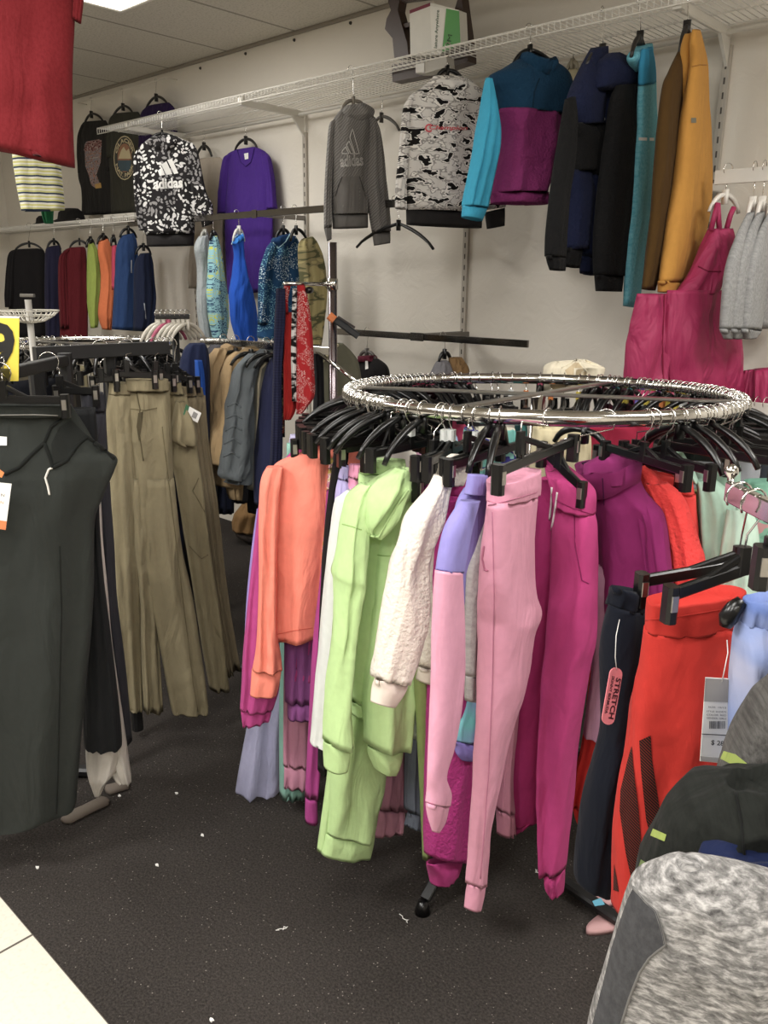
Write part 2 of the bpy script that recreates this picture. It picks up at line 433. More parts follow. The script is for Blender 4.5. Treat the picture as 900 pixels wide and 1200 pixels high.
# carpet
m, N, L, b = newmat('speckled_carpet'); b.inputs['Roughness'].default_value = 1; b.inputs['Specular IOR Level'].default_value = .1
tc = N.new('ShaderNodeTexCoord')
def nn(s, d=3):
    q = N.new('ShaderNodeTexNoise'); q.inputs['Scale'].default_value = s; q.inputs['Detail'].default_value = d; L.new(tc.outputs['Object'], q.inputs['Vector']); return q.outputs['Fac']
basec = ramp(N, L, nn(1.7, 4), [(.3, '2a2623'), (.7, '3c3734')], 'LINEAR')
fine = ramp(N, L, nn(160, 2), [(.3, '211e1c'), (.7, '4c4743')], 'LINEAR')
mm = N.new('ShaderNodeMix'); mm.data_type = 'RGBA'; mm.inputs[0].default_value = .5; L.new(basec, mm.inputs[6]); L.new(fine, mm.inputs[7])
vo = N.new('ShaderNodeTexVoronoi'); vo.inputs['Scale'].default_value = 75; L.new(tc.outputs['Object'], vo.inputs['Vector'])
dot = ramp(N, L, vo.outputs['Distance'], [(0, 'ffffff'), (.13, '000000')])
pk = ramp(N, L, nn(33, 2), [(0, '000000'), (.52, 'ffffff')])
mu = N.new('ShaderNodeMixRGB'); mu.blend_type = 'MULTIPLY'; mu.inputs[0].default_value = 1; L.new(dot, mu.inputs[1]); L.new(pk, mu.inputs[2])
m2 = N.new('ShaderNodeMix'); m2.data_type = 'RGBA'; m2.inputs[7].default_value = lin('7a746d'); L.new(mu.outputs[0], m2.inputs[0]); L.new(mm.outputs[2], m2.inputs[6])
L.new(m2.outputs[2], b.inputs['Base Color'])
bp = N.new('ShaderNodeBump'); bp.inputs['Strength'].default_value = .8; bp.inputs['Distance'].default_value = .004; L.new(nn(220, 2), bp.inputs['Height']); L.new(bp.outputs[0], b.inputs['Normal'])
CARPET = m
ED = hz(60, 1120.5, 0).y
slab('floor', WX0, WX1, ED, WY, -.05, 0, CARPET)
tj = hz(20, 1104.5, 0).x
TILE = grid_mat('cream_floor_tile', 'd9d2c2', '5c564d', .6, .6, .007, .6 - (tj % .6), .6 - (ED % .6) + .002, .35, 'cfc8b8', .02)
slab('floor_tiles', WX0, WX1, WYB, ED, -.05, .001, TILE)
# ------------------------------------------------------------------ ceiling lights
EM, N, L, b = newmat('lit_diffuser'); b.inputs['Emission Color'].default_value = (1, .93, .82, 1); b.inputs['Emission Strength'].default_value = 3
LP = hz(142, 14, CZ - .012)
def troffer(x, y, lab, grp=None, e=30, sx=.6, sy=1.2):
    t = thing('ceiling_light', lab, 'ceiling light', grp, (x, y, CZ - .03))
    f = MB()
    for a, b_, w, h in (((x - sx / 2, y), (0, 1), sy, 0), ((x + sx / 2, y), (0, 1), sy, 0), ((x, y - sy / 2), (1, 0), sx, 0), ((x, y + sy / 2), (1, 0), sx, 0)):
        c = V((a[0], a[1], CZ - .008)); dv = V((b_[0], b_[1], 0)) * w / 2
        f.beam(c - dv, c + dv, .02, .014)
    f.build('frame', WHITE, t, smooth=False)
    MB().box((x, y, CZ - .006), sx - .02, sy - .02, .008).build('diffuser', EM, t, smooth=False)
    li = bpy.data.lights.new('troffer_light', 'AREA'); li.shape = 'RECTANGLE'; li.size = sx - .05; li.size_y = sy - .05; li.energy = e; li.color = (1, .985, .96)
    lo = bpy.data.objects.new('troffer_light', li); COL.objects.link(lo); lo.location = (x, y, CZ - .02)
    return t
troffer(LP.x + .3, LP.y - .6, 'lit fluorescent ceiling panel at the top left of the photo', None, 16)
for x, y, e_ in ((-.7, .2, 18), (.6, 2.0, 34), (2.2, -.3, 14), (-2.2, -.9, 56), (-.4, -1.6, 34), (1.5, -1.3, 34), (-4.6, -.6, 50)):
    troffer(x, y, 'lit fluorescent ceiling panel over the aisle', 'ceiling panels above the aisle', e_)
w = bpy.data.worlds.new('w'); S.world = w; w.use_nodes = True
w.node_tree.nodes['Background'].inputs[0].default_value = (1, .96, .9, 1); w.node_tree.nodes['Background'].inputs[1].default_value = .05
# ------------------------------------------------------------------ camera object
cd = bpy.data.cameras.new('camera'); cam = bpy.data.objects.new('camera', cd); COL.objects.link(cam)
cd.sensor_fit = 'VERTICAL'; cd.sensor_height = 36; cd.sensor_width = 27; cd.lens = 36 * FPX / 1200; cd.clip_start = .05
from mathutils import Matrix
M3 = Matrix((RT, UP, -FW)).transposed(); cam.matrix_world = Matrix.Translation(EYE) @ M3.to_4x4()
S.camera = cam
S.view_settings.view_transform = 'Standard'; S.view_settings.look = 'None'; S.view_settings.gamma = 1; S.view_settings.exposure = .42
S.view_settings.use_curve_mapping = False
S.cycles.max_bounces = 6
# ------------------------------------------------------------------ wall shelving
def wirecyl(mb, a, b, r=.0017): mb.tube([a, b], r, 5)
def wire_shelf(x0, x1, y0, y1, z, label, lip=.032, step=.0254, sr=.0017):
    t = thing('wire_shelf', label, 'shelf', None, ((x0 + x1) / 2, (y0 + y1) / 2, z - lip))
    dk = MB(); n = int((x1 - x0) / step)
    for i in range(n + 1):
        x = x0 + i * step; wirecyl(dk, (x, y0, z), (x, y1, z), sr)
    for q in (0, .33, .66, 1): wirecyl(dk, (x0, y0 + (y1 - y0) * q, z - .003), (x1, y0 + (y1 - y0) * q, z - .003), .0028)
    dk.build('wire_deck', WHITE, t)
    lp = MB()
    for i in range(n + 1):
        x = x0 + i * step; wirecyl(lp, (x, y0 - .002, z), (x, y0 - .002, z - lip), sr)
    wirecyl(lp, (x0, y0 - .002, z - lip), (x1, y0 - .002, z - lip), .003)
    wirecyl(lp, (x0, y0 - .002, z - 0), (x1, y0 - .002, z), .003)
    lp.build('front_lip', WHITE, t)
    return t
FY = 2.845
SH = wp(FY).at(300, 107).z; SX0 = wp(FY).at(114, 150).x
wire_shelf(SX0, 1.3, FY, WY - .02, SH, 'long white wire shelf high on the stucco wall with hoodies hooked on its front edge', .034)
def bracket(x, y0, y1, z, label, grp=None):
    t = thing('shelf_bracket', label, 'bracket', grp, (x, y1, z - .12))
    MB().beam((x, y0, z - .02), (x, y1, z - .02), .02, .034).build('arm', WHITE, t, smooth=False)
    MB().box((x, y0 - .01, z - .012), .03, .03, .045).build('end_cap', WHITE, t, smooth=False)
    MB().add([(x - .006, y1 - .09, z - .03), (x - .006, y1, z - .03), (x - .006, y1, z - .13), (x + .006, y1 - .09, z - .03), (x + .006, y1, z - .03), (x + .006, y1, z - .13)],
             [(0, 1, 2), (3, 5, 4), (0, 2, 5, 3), (0, 3, 4, 1), (1, 4, 5, 2)]).build('gusset', WHITE, t, smooth=False)
SLOT, N, L, b = newmat('slot_strip'); tc = N.new('ShaderNodeTexCoord'); sp = N.new('ShaderNodeSeparateXYZ'); L.new(tc.outputs['Object'], sp.inputs[0])
mu1 = N.new('ShaderNodeMath'); mu1.operation = 'MULTIPLY'; mu1.inputs[1].default_value = 20; L.new(sp.outputs['Z'], mu1.inputs[0])
fr1 = N.new('ShaderNodeMath'); fr1.operation = 'FRACT'; L.new(mu1.outputs[0], fr1.inputs[0])
L.new(ramp(N, L, fr1.outputs[0], [(0, '4a443d'), (.45, 'b8b0a3')]), b.inputs['Base Color'])
def standard(px, py, z0, z1, label):
    x = wp(WY - .01).at(px, py).x
    t = thing('slotted_standard', label, 'wall standard', None, (x, WY - .012, z0))
    MB().box((x, WY - .009, (z0 + z1) / 2), .028, .016, z1 - z0).build('channel', solid('b8b0a3', .5), t, smooth=False)
    MB().box((x, WY - .0175, (z0 + z1) / 2), .006, .002, z1 - z0 - .06).build('slot_strip', SLOT, t, smooth=False); return x
xa = standard(357.5, 180, .02, 2.4, 'pale slotted wall standard behind the chrome pole')
xb = standard(545, 320, .02, 2.4, 'pale slotted wall standard below the grey camouflage hoodie')
xc = standard(848, 110, .02, 2.45, 'pale slotted wall standard right of the mustard jacket')
xd = standard(225, 240, .02, 2.4, 'pale slotted wall standard behind the black camouflage hoodie')
for x, l in ((xa, 'left of the grey zigzag hoodie'), (xc, 'right of the mustard jacket'), (xd, 'behind the black camouflage hoodie')):
    bracket(x, FY + .03, WY - .018, SH - .01, 'white shelf bracket ' + l)
# round rod against the wall under the shelf
z = wp(WY - .06).at(430, 119).z
t = thing('hang_rod', 'thin white rod running under the back of the long wire shelf', 'rod', None, (-1.2, WY - .06, z - .01))
MB().tube([(SX0 + .3, WY - .06, z), (1.3, WY - .06, z)], .009, 10).build('rod', WHITE, t)
MB().box((xa, WY - .04, z), .012, .05, .02).build('rod_clip', WHITE, t, smooth=False)
MB().box((xb, WY - .04, z), .012, .05, .02).build('rod_clip', WHITE, t, smooth=False)
RODZ = z
# chrome rectangular rails
def rail(y, p0, p1, h, m, label, xs=(), z=None, name='hang_rail'):
    a = wp(y).at(*p0); b = wp(y).at(*p1); z = z or (a.z + b.z) / 2; a.z = b.z = z
    t = thing(name, label, 'rail', None, ((a.x + b.x) / 2, y, z - h / 2))
    MB().beam(a, b, .012, h, bev=.12).build('bar', m, t, smooth=False)
    for x in xs:
        MB().beam((x, y, z), (x, WY - .02, z - .0), .014, .026).build('support_arm', m, t, smooth=False)
        MB().beam((x, y - .008, z + h * .62), (x, y - .008, z - h * .62), .04, .004, up=V((0, 1, 0))).build('bracket_cap', m, t, smooth=False)
    return a, b, z
DCH = solid('77736f', .14, 1)
R1 = rail(2.93, (150, 262), (463, 239), .034, DCH, 'chrome rectangular rail with small patterned jackets hanging on it', (xa, xd + .05))
R2 = rail(2.93, (396, 391), (619, 400), .03, DCH, 'lower chrome rail on the bare stretch of stucco wall', (xb, wp(2.93).at(600, 399).x - .5))
R3 = rail(2.9, (838, 211), (960, 196), .045, solid('c9c4ba', .4), 'white metal rail at the right edge holding grey sweatshirts', (xc + .05,))
R4 = rail(2.9, (868, 482), (960, 484), .05, solid('c9c4ba', .4), 'short low white rail at the right edge behind the round rack', ())
# ------------------------------------------------------------------ round racks
def torus(c, R, r, n=72, k=14, tilt=0):
    vs = []; fs = []
    for i in range(n):
        a = 2 * math.pi * i / n
        for j in range(k):
            b_ = 2 * math.pi * j / k; q = R + r * math.cos(b_)
            h = V((q * math.cos(a), q * math.sin(a), 0)); vs.append(V((c.x + h.x, c.y + h.y, c.z + r * math.sin(b_) - h.dot(fh) * tilt)))
    for i in range(n):
        for j in range(k): fs.append((i * k + j, ((i + 1) % n) * k + j, ((i + 1) % n) * k + (j + 1) % k, i * k + (j + 1) % k))
    return vs, fs
RZ = 1.322; RR = .5; RC = hz(631, 462, RZ); TILT = .026; TR = .017
t = thing('round_clothing_rack', 'large chrome round rack in the middle packed with girls clothes', 'clothing rack', None, (RC.x, RC.y, 0))
vs, fs = torus(RC, RR, TR, tilt=TILT); mesh('ring', vs, fs, CHROME, t)
def rpt(a, R=RR, z=None):
    """point of the ring; a degrees, 0 nearest the camera, positive to the left"""
    a = math.radians(a); return V((RC.x, RC.y, RZ + math.cos(a) * R * TILT if z is None else z)) - rh * (math.sin(a) * R) - fh * (math.cos(a) * R)
def angof(p):
    d = p - RC; return math.degrees(math.atan2(-d.dot(rh), -d.dot(fh)))
for p in ((446, 453.5), (702, 447)):
    a = angof(hz(*p, RZ)); MB().beam(rpt(a), rpt(a + 180), .028, .008).build('cross_strut', STEEL, t, smooth=False)
MB().tube([(RC.x, RC.y, .12), (RC.x, RC.y, RZ)], .02, 16).build('post', CHROME, t)
F0 = hz(490, 1074, 0); FL = MB()
a0 = angof(F0); fr = (F0 - V((RC.x, RC.y, 0))).length
for k in range(4):
    a = a0 + 90 * k; p1 = rpt(a, .03, .30); p2 = rpt(a, fr - .03, .035); lg = MB().beam(p1, p2, .03, .012).build('leg', BLKM, t, smooth=False)
    MB().tube([rpt(a, fr - .02, .0), rpt(a, fr - .02, .035)], [.022, .013], 12).build('foot', BLACK, lg)
# far left round rack
R2C = hz(108, 403, 1.33)
LR = thing('round_clothing_rack', 'chrome round rack at the left, its ring crowded with hanger hooks behind the khaki trousers', 'clothing rack', None, (R2C.x, R2C.y, 0))
Z2 = (R2C - EYE).dot(FW); R2R = 87 / FPX * Z2
vs, fs = torus(R2C, R2R, .014); mesh('ring', vs, fs, CHROME, LR)
MB().tube([(R2C.x, R2C.y, .1), (R2C.x, R2C.y, 1.33)], .018, 12).build('post', CHROME, LR)
for k in range(4):
    a = k * math.pi / 2 + .4; dv = V((math.cos(a), math.sin(a), 0))
    MB().beam(R2C, R2C + dv * R2R, .022, .008).build('cross_strut', STEEL, LR, smooth=False)
    MB().beam(V((R2C.x, R2C.y, .25)), V((R2C.x, R2C.y, .012)) + dv * R2R * .9, .03, .014).build('leg', BLKM, LR, smooth=False)

for i, (x, y) in enumerate(((235, 80), (288, 63), (345, 47), (411, 27))):
    q = wp(WY - .002).at(x, y); o_ = MB().tube([q, q - V((0, .008, 0))], [.009, .006], 8).build('wall_screw', solid('3a342d', .5))
    o_['label'] = 'small dark screw head in the wall above the long shelf'; o_['category'] = 'screw'; o_['group'] = 'screws above the shelf'
# ------------------------------------------------------------------ girls clothes on the round rack
def RP(a, yaw=None):
    if yaw is None: yaw = (90 - abs(a)) * (1 if a >= 0 else -1)
    return Pl(rpt(a), yaw)
GA = []
def gar(name, label, cat, pl, parts, group=None):
    """parts: (name, material, rows, options)"""
    r = thing(name, label, cat, group, tuple(pl.o)); out = {}
    for p in parts:
        kw = dict(p[3]) if len(p) > 3 else {}
        o = piece(p[0], p[1], r, pl, p[2], **kw); out.setdefault(p[0], []).append(o)
    GA.append(r); return r, out
def chang(pl, H, L, R, label, d=0, kind='clip', rr=.021, mat=None, group=None, tab=None, neck=None):
    A = pl.at(*L, d); B = pl.at(*R, d)
    h = hanger(kind, H, A, B, label, group, rr, mat, tab, neckf=pl.at(*neck, d) if neck else None); return h
K = dict
F2 = (.007, 2, 2)
# back layer at the left
p = RP(97, 4); p.o = p.o + fh * .12
gar('flared_pants', 'lilac-blue flared pants, lowest hem at the left of the round rack', 'pants', p,
    [('waistband', fab('b9b3d6'), [(509, 340, 384), (524, 338, 386)], K(th=.02, fold=(.002, 2, 0))),
     ('leg', fab('a9a9c9'), [(524, 338, 384), (600, 322, 384), (700, 305, 368), (800, 296, 338), (851, 289, 331), (900, 280, 330), (928, 275.5, 328)], K(th=.045, fold=(.012, 2, 1)))])
p = RP(92, 6); p.o = p.o + fh * .05
gar('sweatpants', 'mint green sweatpants showing a thin strip between the lilac flares and pink joggers', 'pants', p,
    [('waistband', fab('8fc4b4'), [(519, 336, 388), (534, 336, 390)], K(th=.018)),
     ('leg', fab('7fae9f'), [(534, 338, 390), (640, 330, 386), (760, 328, 370), (860, 327, 362), (932, 327.5, 358)], K(th=.03))])
p = RP(90, 8)
gar('jogger_pants', 'dusty pink joggers hanging under the coral long-sleeved top', 'pants', p,
    [('waistband', fab('d87fa8'), [(527, 341, 388), (541, 341, 390)], K(th=.018)),
     ('leg', fab('c4839c'), [(541, 342, 390), (640, 336, 386), (760, 333, 372), (860, 332, 366), (896, 332, 366)], K(th=.03)),
     ('cuff', fab('c4839c'), [(896, 333, 365), (922, 332.5, 366)], K(th=.024))])
p = RP(84, 8)
gar('long_sleeve_top', 'lilac top, a sliver left of the magenta sweatshirt sleeve', 'top', p,
    [('sleeve', fab('9a86cc'), [(596, 301, 314), (640, 295, 312), (700, 289, 306), (760, 286, 304), (800, 285, 300)], K(th=.02))])
p = RP(82, 10); p.o = p.o + fh * .0
pm = fab('b83f86'); 
gar('sweatshirt', 'magenta sweatshirt behind the coral top with a long cuffed sleeve at the left', 'sweatshirt', p,
    [('body', pm, [(520, 350, 430), (560, 325, 420), (660, 330, 400), (740, 334, 380), (780, 338, 372)], K(th=.03)),
     ('hem_band', pm, [(780, 339, 370), (796, 341, 368)], K(th=.026)),
     ('sleeve', pm, [(575, 306, 324), (600, 302, 322), (680, 293, 321), (760, 285, 324), (800, 283, 328), (830, 281, 320)], K(th=.035, d=.012)),
     ('cuff', pm, [(281.5, 830, 320, 826), (284.5, 852, 316, 843)], K(th=.024, d=.012))])
p = RP(79, 12); p.o = p.o + fh * .03
pp = fab('8a4a88')
gar('sweatshirt', 'violet sweatshirt hem showing below the coral top', 'sweatshirt', p,
    [('body', pp, [(540, 340, 410), (640, 332, 400), (757, 333, 372), (822, 334, 369)], K(th=.028)),
     ('hem_band', pp, [(822, 337, 368), (841, 337, 367)], K(th=.024))])
# coral top
p = RP(76, 14); co = fab('f98670', wr=1.3)
r, o = gar('long_sleeve_top', 'coral orange long-sleeved top facing out at the left of the round rack', 'top', p,
    [('body', co, [(399, 516, 441, 514), (372, 524, 441, 519), (342, 535, 438, 528), (322, 545, 432, 545), (317, 562, 426, 562), (318, 600, 420, 600), (321, 650, 415, 650), (322, 700, 412, 697), (320.5, 752, 404, 736)], K(th=.05, fold=(.008, 2, 2), tp=(.35, .8, 1, 1, .8))),
     ('sleeve', co, [(547, 313, 332), (560, 306.5, 330), (580, 304, 328), (620, 303, 326), (680, 303, 325), (740, 301, 325), (765, 299, 329), (784, 295.5, 331)], K(th=.034, d=.035, fold=(.006, 1.5, 4), tp=(.4, 1, 1, .9))),
     ('cuff', co, [(784, 295, 330), (800, 294, 327.5), (814.5, 293, 324)], K(th=.022, d=.035, fold=(.002, 2, 1))),
     ('collar', co, [(402, 514, 443, 512), (400, 521, 441, 519)], K(th=.03, fold=(.001, 1, 0)))])
seam('hem_stitching', fab('d9604c'), r, o['body'], p, [(322, 744), (345, 739), (366, 736)], .0009)
chang(p, rpt(76), (345, 521), (470, 505), 'black clip hanger whose bar tops the coral top', .0, neck=(412, 497))
# slivers
p = RP(72, 18); fl = fab('e8dccb', 'camo', 'd98fb0', 'e8dccb', 'c9b05a', sc=3)
gar('leggings', 'floral print leggings, a pale sliver right of the coral top', 'leggings', p, [('waistband', fl, [(536, 383, 398), (548, 382, 398)], K(th=.02)), ('leg', fl, [(548, 382, 398), (597, 379, 394), (700, 372, 390)], K(th=.02))])
p = RP(68, 22); lm = fab('a93b86')
gar('jogger_pants', 'narrow magenta-purple joggers hanging left of the white tee', 'pants', p,
    [('leg', lm, [(575, 383, 396), (660, 377, 392), (758, 366, 384), (860, 361, 378), (934, 357.5, 373)], K(th=.032, fold=(.004, 1, 2))),
     ('cuff', lm, [(934, 358, 371.5), (963, 357.5, 372.5)], K(th=.026, fold=(.001, 1, 2)))])
p = RP(64, 26); bk = fab('191719')
r, o = gar('leggings', 'black leggings between the coral top and the white tee', 'leggings', p,
    [('waistband', bk, [(392.5, 528, 410, 522), (390, 545, 406, 542)], K(th=.024)),
     ('leg', bk, [(543, 390, 407), (583, 384.5, 400), (647, 378.5, 394), (716, 375, 392), (800, 372, 392), (905, 373, 396)], K(th=.035))])
chang(p, rpt(66), (400, 527), (497, 512), 'black clip hanger holding the black leggings', .03, neck=(438, 500))
p = RP(60, 28)
gar('leggings', 'lilac leggings waist left of the pink waistband', 'leggings', p, [('waistband', fab('b3a9dc'), [(546, 399, 411), (562, 397, 412)], K(th=.02)), ('leg', fab('b3a9dc'), [(562, 396, 412), (592, 392, 410), (700, 392, 408), (860, 388, 404)], K(th=.025))])
p = RP(57, 30)
gar('jogger_pants', 'rose pink waistband and joggers left of the green hoodie', 'pants', p, [('waistband', fab('dd8eb0'), [(544, 411, 427), (560, 409, 428)], K(th=.022)), ('leg', fab('dd8eb0'), [(560, 409, 430), (700, 408, 440), (860, 420, 452)], K(th=.03))])
p = RP(58, 28); p.o = p.o - fh * .03; wt = fab('d9dcd9')
gar('tshirt', 'white tee squeezed between black leggings and the green hoodie', 'top', p,
    [('body', wt, [(574, 408, 430), (582, 398, 430), (592, 392, 428), (650, 384.5, 420), (745, 376, 414), (862, 366, 404), (870, 365, 402)], K(th=.035, fold=(.005, 2, 2), tp=(.3, .9, 1, .8)))])
# green set
p = RP(50, 34); p.o = p.o + fh * .04; gr = fab('b9da92', wr=1.1)
r, o = gar('sweatpants', 'lime green sweatpants, their cuffs the lowest below the lime hoodie', 'pants', p,
    [('waistband', gr, [(538, 423, 474), (555, 421, 474)], K(th=.03, fold=(.004, 3, 1))),
     ('leg', gr, [(555, 421, 474), (650, 414, 470), (760, 405, 463), (904, 386, 451), (950, 383, 443), (976, 381, 439)], K(th=.05, fold=(.008, 1.5, 2))),
     ('leg', gr, [(840, 389, 402), (904, 384, 396), (960, 377, 387), (998, 372, 381)], K(th=.03, d=-.012, fold=(.003, 1, 1))),
     ('cuff', gr, [(381, 976, 438.5, 973), (375.5, 1001, 432.5, 1001)], K(th=.04, fold=(.004, 1.5, 1)))])
chang(p, rpt(55), (428, 532), (500, 516), 'black clip hanger gripping the lime sweatpants waistband', .035, neck=(458, 500))
p = RP(46, 38)
r, o = gar('hoodie', 'lime green hoodie with a slouching hood and long cuffed sleeves', 'hoodie', p,
    [('body', gr, [(566, 434, 486), (600, 425, 480), (640, 418, 474), (700, 408, 468), (760, 405, 462), (822, 410, 452)], K(th=.05, fold=(.01, 1.5, 1))),
     ('hem_band', gr, [(822, 411, 450), (839, 412, 448)], K(th=.04)),
     ('sleeve', gr, [(567, 424, 448), (578, 413, 444), (591, 406, 440), (616, 400.5, 432), (660, 394, 430), (676, 391.5, 430), (690, 394, 428), (740, 391, 418), (810, 384, 412), (871, 379, 413)], K(th=.05, d=.035, fold=(.007, 1.5, 3), tp=(.4, 1, 1, .9))),
     ('cuff', gr, [(380, 870, 411, 868), (380, 886, 409, 882), (380.5, 904, 407, 895)], K(th=.034, d=.035, fold=(.002, 1, 1))),
     ('sleeve', gr, [(566, 474, 494), (590, 459, 492), (620, 448, 490), (650, 440.5, 487), (702, 434, 484), (758, 428.5, 482), (810, 426, 480), (873, 427, 476)], K(th=.055, d=.055, fold=(.008, 1.5, 2), tp=(.4, 1, 1, .9))),
     ('cuff', gr, [(875, 431, 472), (890, 432.5, 468), (903, 438, 463)], K(th=.04, d=.055, fold=(.002, 1, 1))),
     ('hood', gr, [(548, 462, 482), (556, 450, 485), (568, 436, 483), (585, 427, 474), (602, 425, 463), (618, 427, 453), (631, 435, 447)], K(th=.05, d=.075, fold=(.014, 1.5, 3), tp=(.4, 1, 1, .7)))])
seam('hood_edge', gr, r, o['hood'], p, [(425, 592), (427, 612), (434, 628), (444, 629), (451, 616), (464, 594), (478, 574)], .0028)
seam('shoulder_seam', fab('93b964'), r, o['sleeve'], p, [(401, 614), (412, 617), (424, 621)], .001)
seam('shoulder_seam', fab('93b964'), r, o['sleeve'], p, [(440, 650), (455, 652), (468, 650)], .001)
chang(p, rpt(44), (493, 548), (560, 520), 'black hanger half hidden in the lime hoodie hood', .04, neck=(505, 515))
p = RP(48, 40); p.o = p.o + fh * .12; pk = fab('c98a9f')
gar('jogger_pants', 'rose joggers with a wide cuff right of the lime sweatpants', 'pants', p,
    [('leg', pk, [(620, 452, 480), (780, 448, 480), (870, 445, 477), (947, 440, 475)], K(th=.03)), ('cuff', pk, [(439.5, 948, 474, 945), (436, 980, 472, 972)], K(th=.026))])
p = RP(38, 48); p.o = p.o + fh * .14; gb = fab('7e8798')
gar('sweatpants', 'slate blue sweatpants leg deep between the rose and magenta joggers', 'pants', p,
    [('leg', gb, [(640, 480, 506), (780, 479, 504), (862, 477.5, 500), (910, 477, 497), (952, 477, 497)], K(th=.03)), ('cuff', gb, [(478, 953, 495, 949), (475, 968, 491, 972)], K(th=.022))])
p = RP(36, 48); p.o = p.o + fh * .1
gar('tshirt', 'pale mint tee hem peeping below the white fleece jacket', 'top', p, [('body', fab('c9d6c4'), [(620, 474, 510), (780, 472, 504), (864, 476, 500)], K(th=.03))])
p = RP(30, 54); p.o = p.o + fh * .06
gar('leggings', 'olive green leggings, a narrow strip left of the magenta fleece joggers', 'leggings', p, [('leg', fab('8fa35e'), [(640, 482, 508), (780, 485, 506), (870, 490, 506), (950, 494, 505), (1008, 495.5, 503)], K(th=.02))])
# sherpa jacket
p = RP(31, 52); sh = fab('e6ddd0', 'fleece', wr=1.4); shc = fab('dccfc2')
r, o = gar('fleece_jacket', 'fluffy off-white fleece jacket on the near left of the round rack', 'jacket', p,
    [('body', sh, [(545, 519, 545), (560, 510, 545), (590, 498, 545), (640, 490, 540), (720, 488, 530), (782, 489, 526)], K(th=.055, fold=(.01, 1.5, 2), tp=(.4, 1, 1, 1))),
     ('hem_band', shc, [(782, 490, 524), (800, 490, 522)], K(th=.045)),
     ('sleeve', sh, [(556, 508, 530), (575, 497, 524), (602, 474, 516), (630, 465, 506), (662, 457, 499), (702, 449.5, 500), (725, 446, 498), (755, 442.5, 491), (797, 438.5, 479)], K(th=.06, d=.05, fold=(.01, 1.5, 3), tp=(.4, 1, 1, .9))),
     ('cuff', shc, [(440, 797, 478, 793), (437, 812, 473, 806), (436, 824, 461, 827)], K(th=.03, d=.05, fold=(.002, 1, 1))),
     ('collar', sh, [(532, 528, 538), (538, 521, 544), (552, 514, 546), (568, 507, 540)], K(th=.04, d=.03, fold=(.006, 2, 1), tp=(.6, 1, 1, .6)))])
chang(p, rpt(35), (489, 566), (560, 540), 'black clip hanger beside the fluffy white collar', -.02, neck=(508, 522))
# magenta fleece joggers
p = RP(25, 57); p.o = p.o + fh * .05; mg = fab('b02a7c', 'fleece', wr=1.2)
r, o = gar('jogger_pants', 'magenta fleece joggers behind the lilac and pink pullover', 'pants', p,
    [('waistband', fab('b8327f'), [(558, 522, 558), (582, 520, 560)], K(th=.035, fold=(.004, 3, 1))),
     ('leg', mg, [(580, 515, 562), (600, 511, 562), (674, 504, 562), (780, 503, 562), (887, 500, 558), (967, 498, 549), (1004, 499, 545)], K(th=.05, fold=(.008, 1.5, 2))),
     ('cuff', fab('b8327f'), [(500, 1012, 543, 1001), (503, 1028, 538, 1012), (506, 1042, 535, 1021)], K(th=.03))])
chang(p, rpt(28), (526, 546), (612, 520), 'black clip hanger gripping the magenta fleece joggers', .04, neck=(548, 512))
# lilac / pink pullover
p = RP(20, 62); li = fab('9189cf'); pi = fab('e09db8'); 
r, o = gar('pullover', 'lilac and pink colour-block pullover with its pink sleeve hanging forward', 'pullover', p,
    [('body', li, [(572, 545, 572), (590, 536, 570), (620, 532, 566), (680, 536, 562), (740, 542, 556)], K(th=.05, fold=(.006, 1, 2), tp=(.5, 1, 1, .7))),
     ('collar', li, [(556, 549, 573), (568, 547, 573), (580, 545, 570)], K(th=.04, d=.02, fold=(.002, 1, 0), tp=(1, 1, 1))),
     ('sleeve_top', li, [(586, 540, 562), (606, 527.5, 556), (624, 519.5, 551), (650, 514, 546), (670, 511.5, 542)], K(th=.045, d=.05, fold=(.003, 1, 2), tp=(.35, .8, 1, 1))),
     ('sleeve', pi, [(669, 511, 541), (700, 509, 541.5), (749, 507, 543), (790, 506, 542), (830, 505, 538), (873, 503, 530), (907, 501.5, 521), (927, 501, 526), (942, 500, 525)], K(th=.045, d=.05, fold=(.004, 1, 3), tp=(1, 1, 1, .8))),
     ('cuff', pi, [(942, 500.5, 525), (960, 503, 521), (975, 507, 514)], K(th=.03, d=.05))])
seam('colour_seam', fab('6f68a8'), r, o['sleeve_top'], p, [(512, 667), (524, 669), (536, 674)], .001)
p = RP(14, 60); p.o = p.o + fh * .05; gy = fab('9b9797', 'heather', 'b0acab')
gar('sweatshirt', 'heather grey sweatshirt sleeve between the pullover and the pink joggers', 'sweatshirt', p,
    [('sleeve', gy, [(606, 566, 578), (631, 556, 576), (674, 547.5, 570), (749, 544.5, 566), (792, 544.5, 565)], K(th=.035)), ('cuff', gy, [(791, 545, 563), (822, 546, 561)], K(th=.026))])
p = RP(18, 58); p.o = p.o + fh * .09
r, o = gar('shorts', 'violet-blue tie-dye shorts leg under the grey sleeve', 'shorts', p,
    [('leg', fab('7a6cc0', 'clouds', '8a7cc8', '62b0b0'), [(760, 545, 566), (822, 538, 562), (850, 530, 560), (868, 527.5, 559)], K(th=.04)), ('elastic_hem', fab('8578c4'), [(868, 528, 558), (882, 529, 557), (890, 534, 554)], K(th=.03, fold=(.004, 5, 0)))])
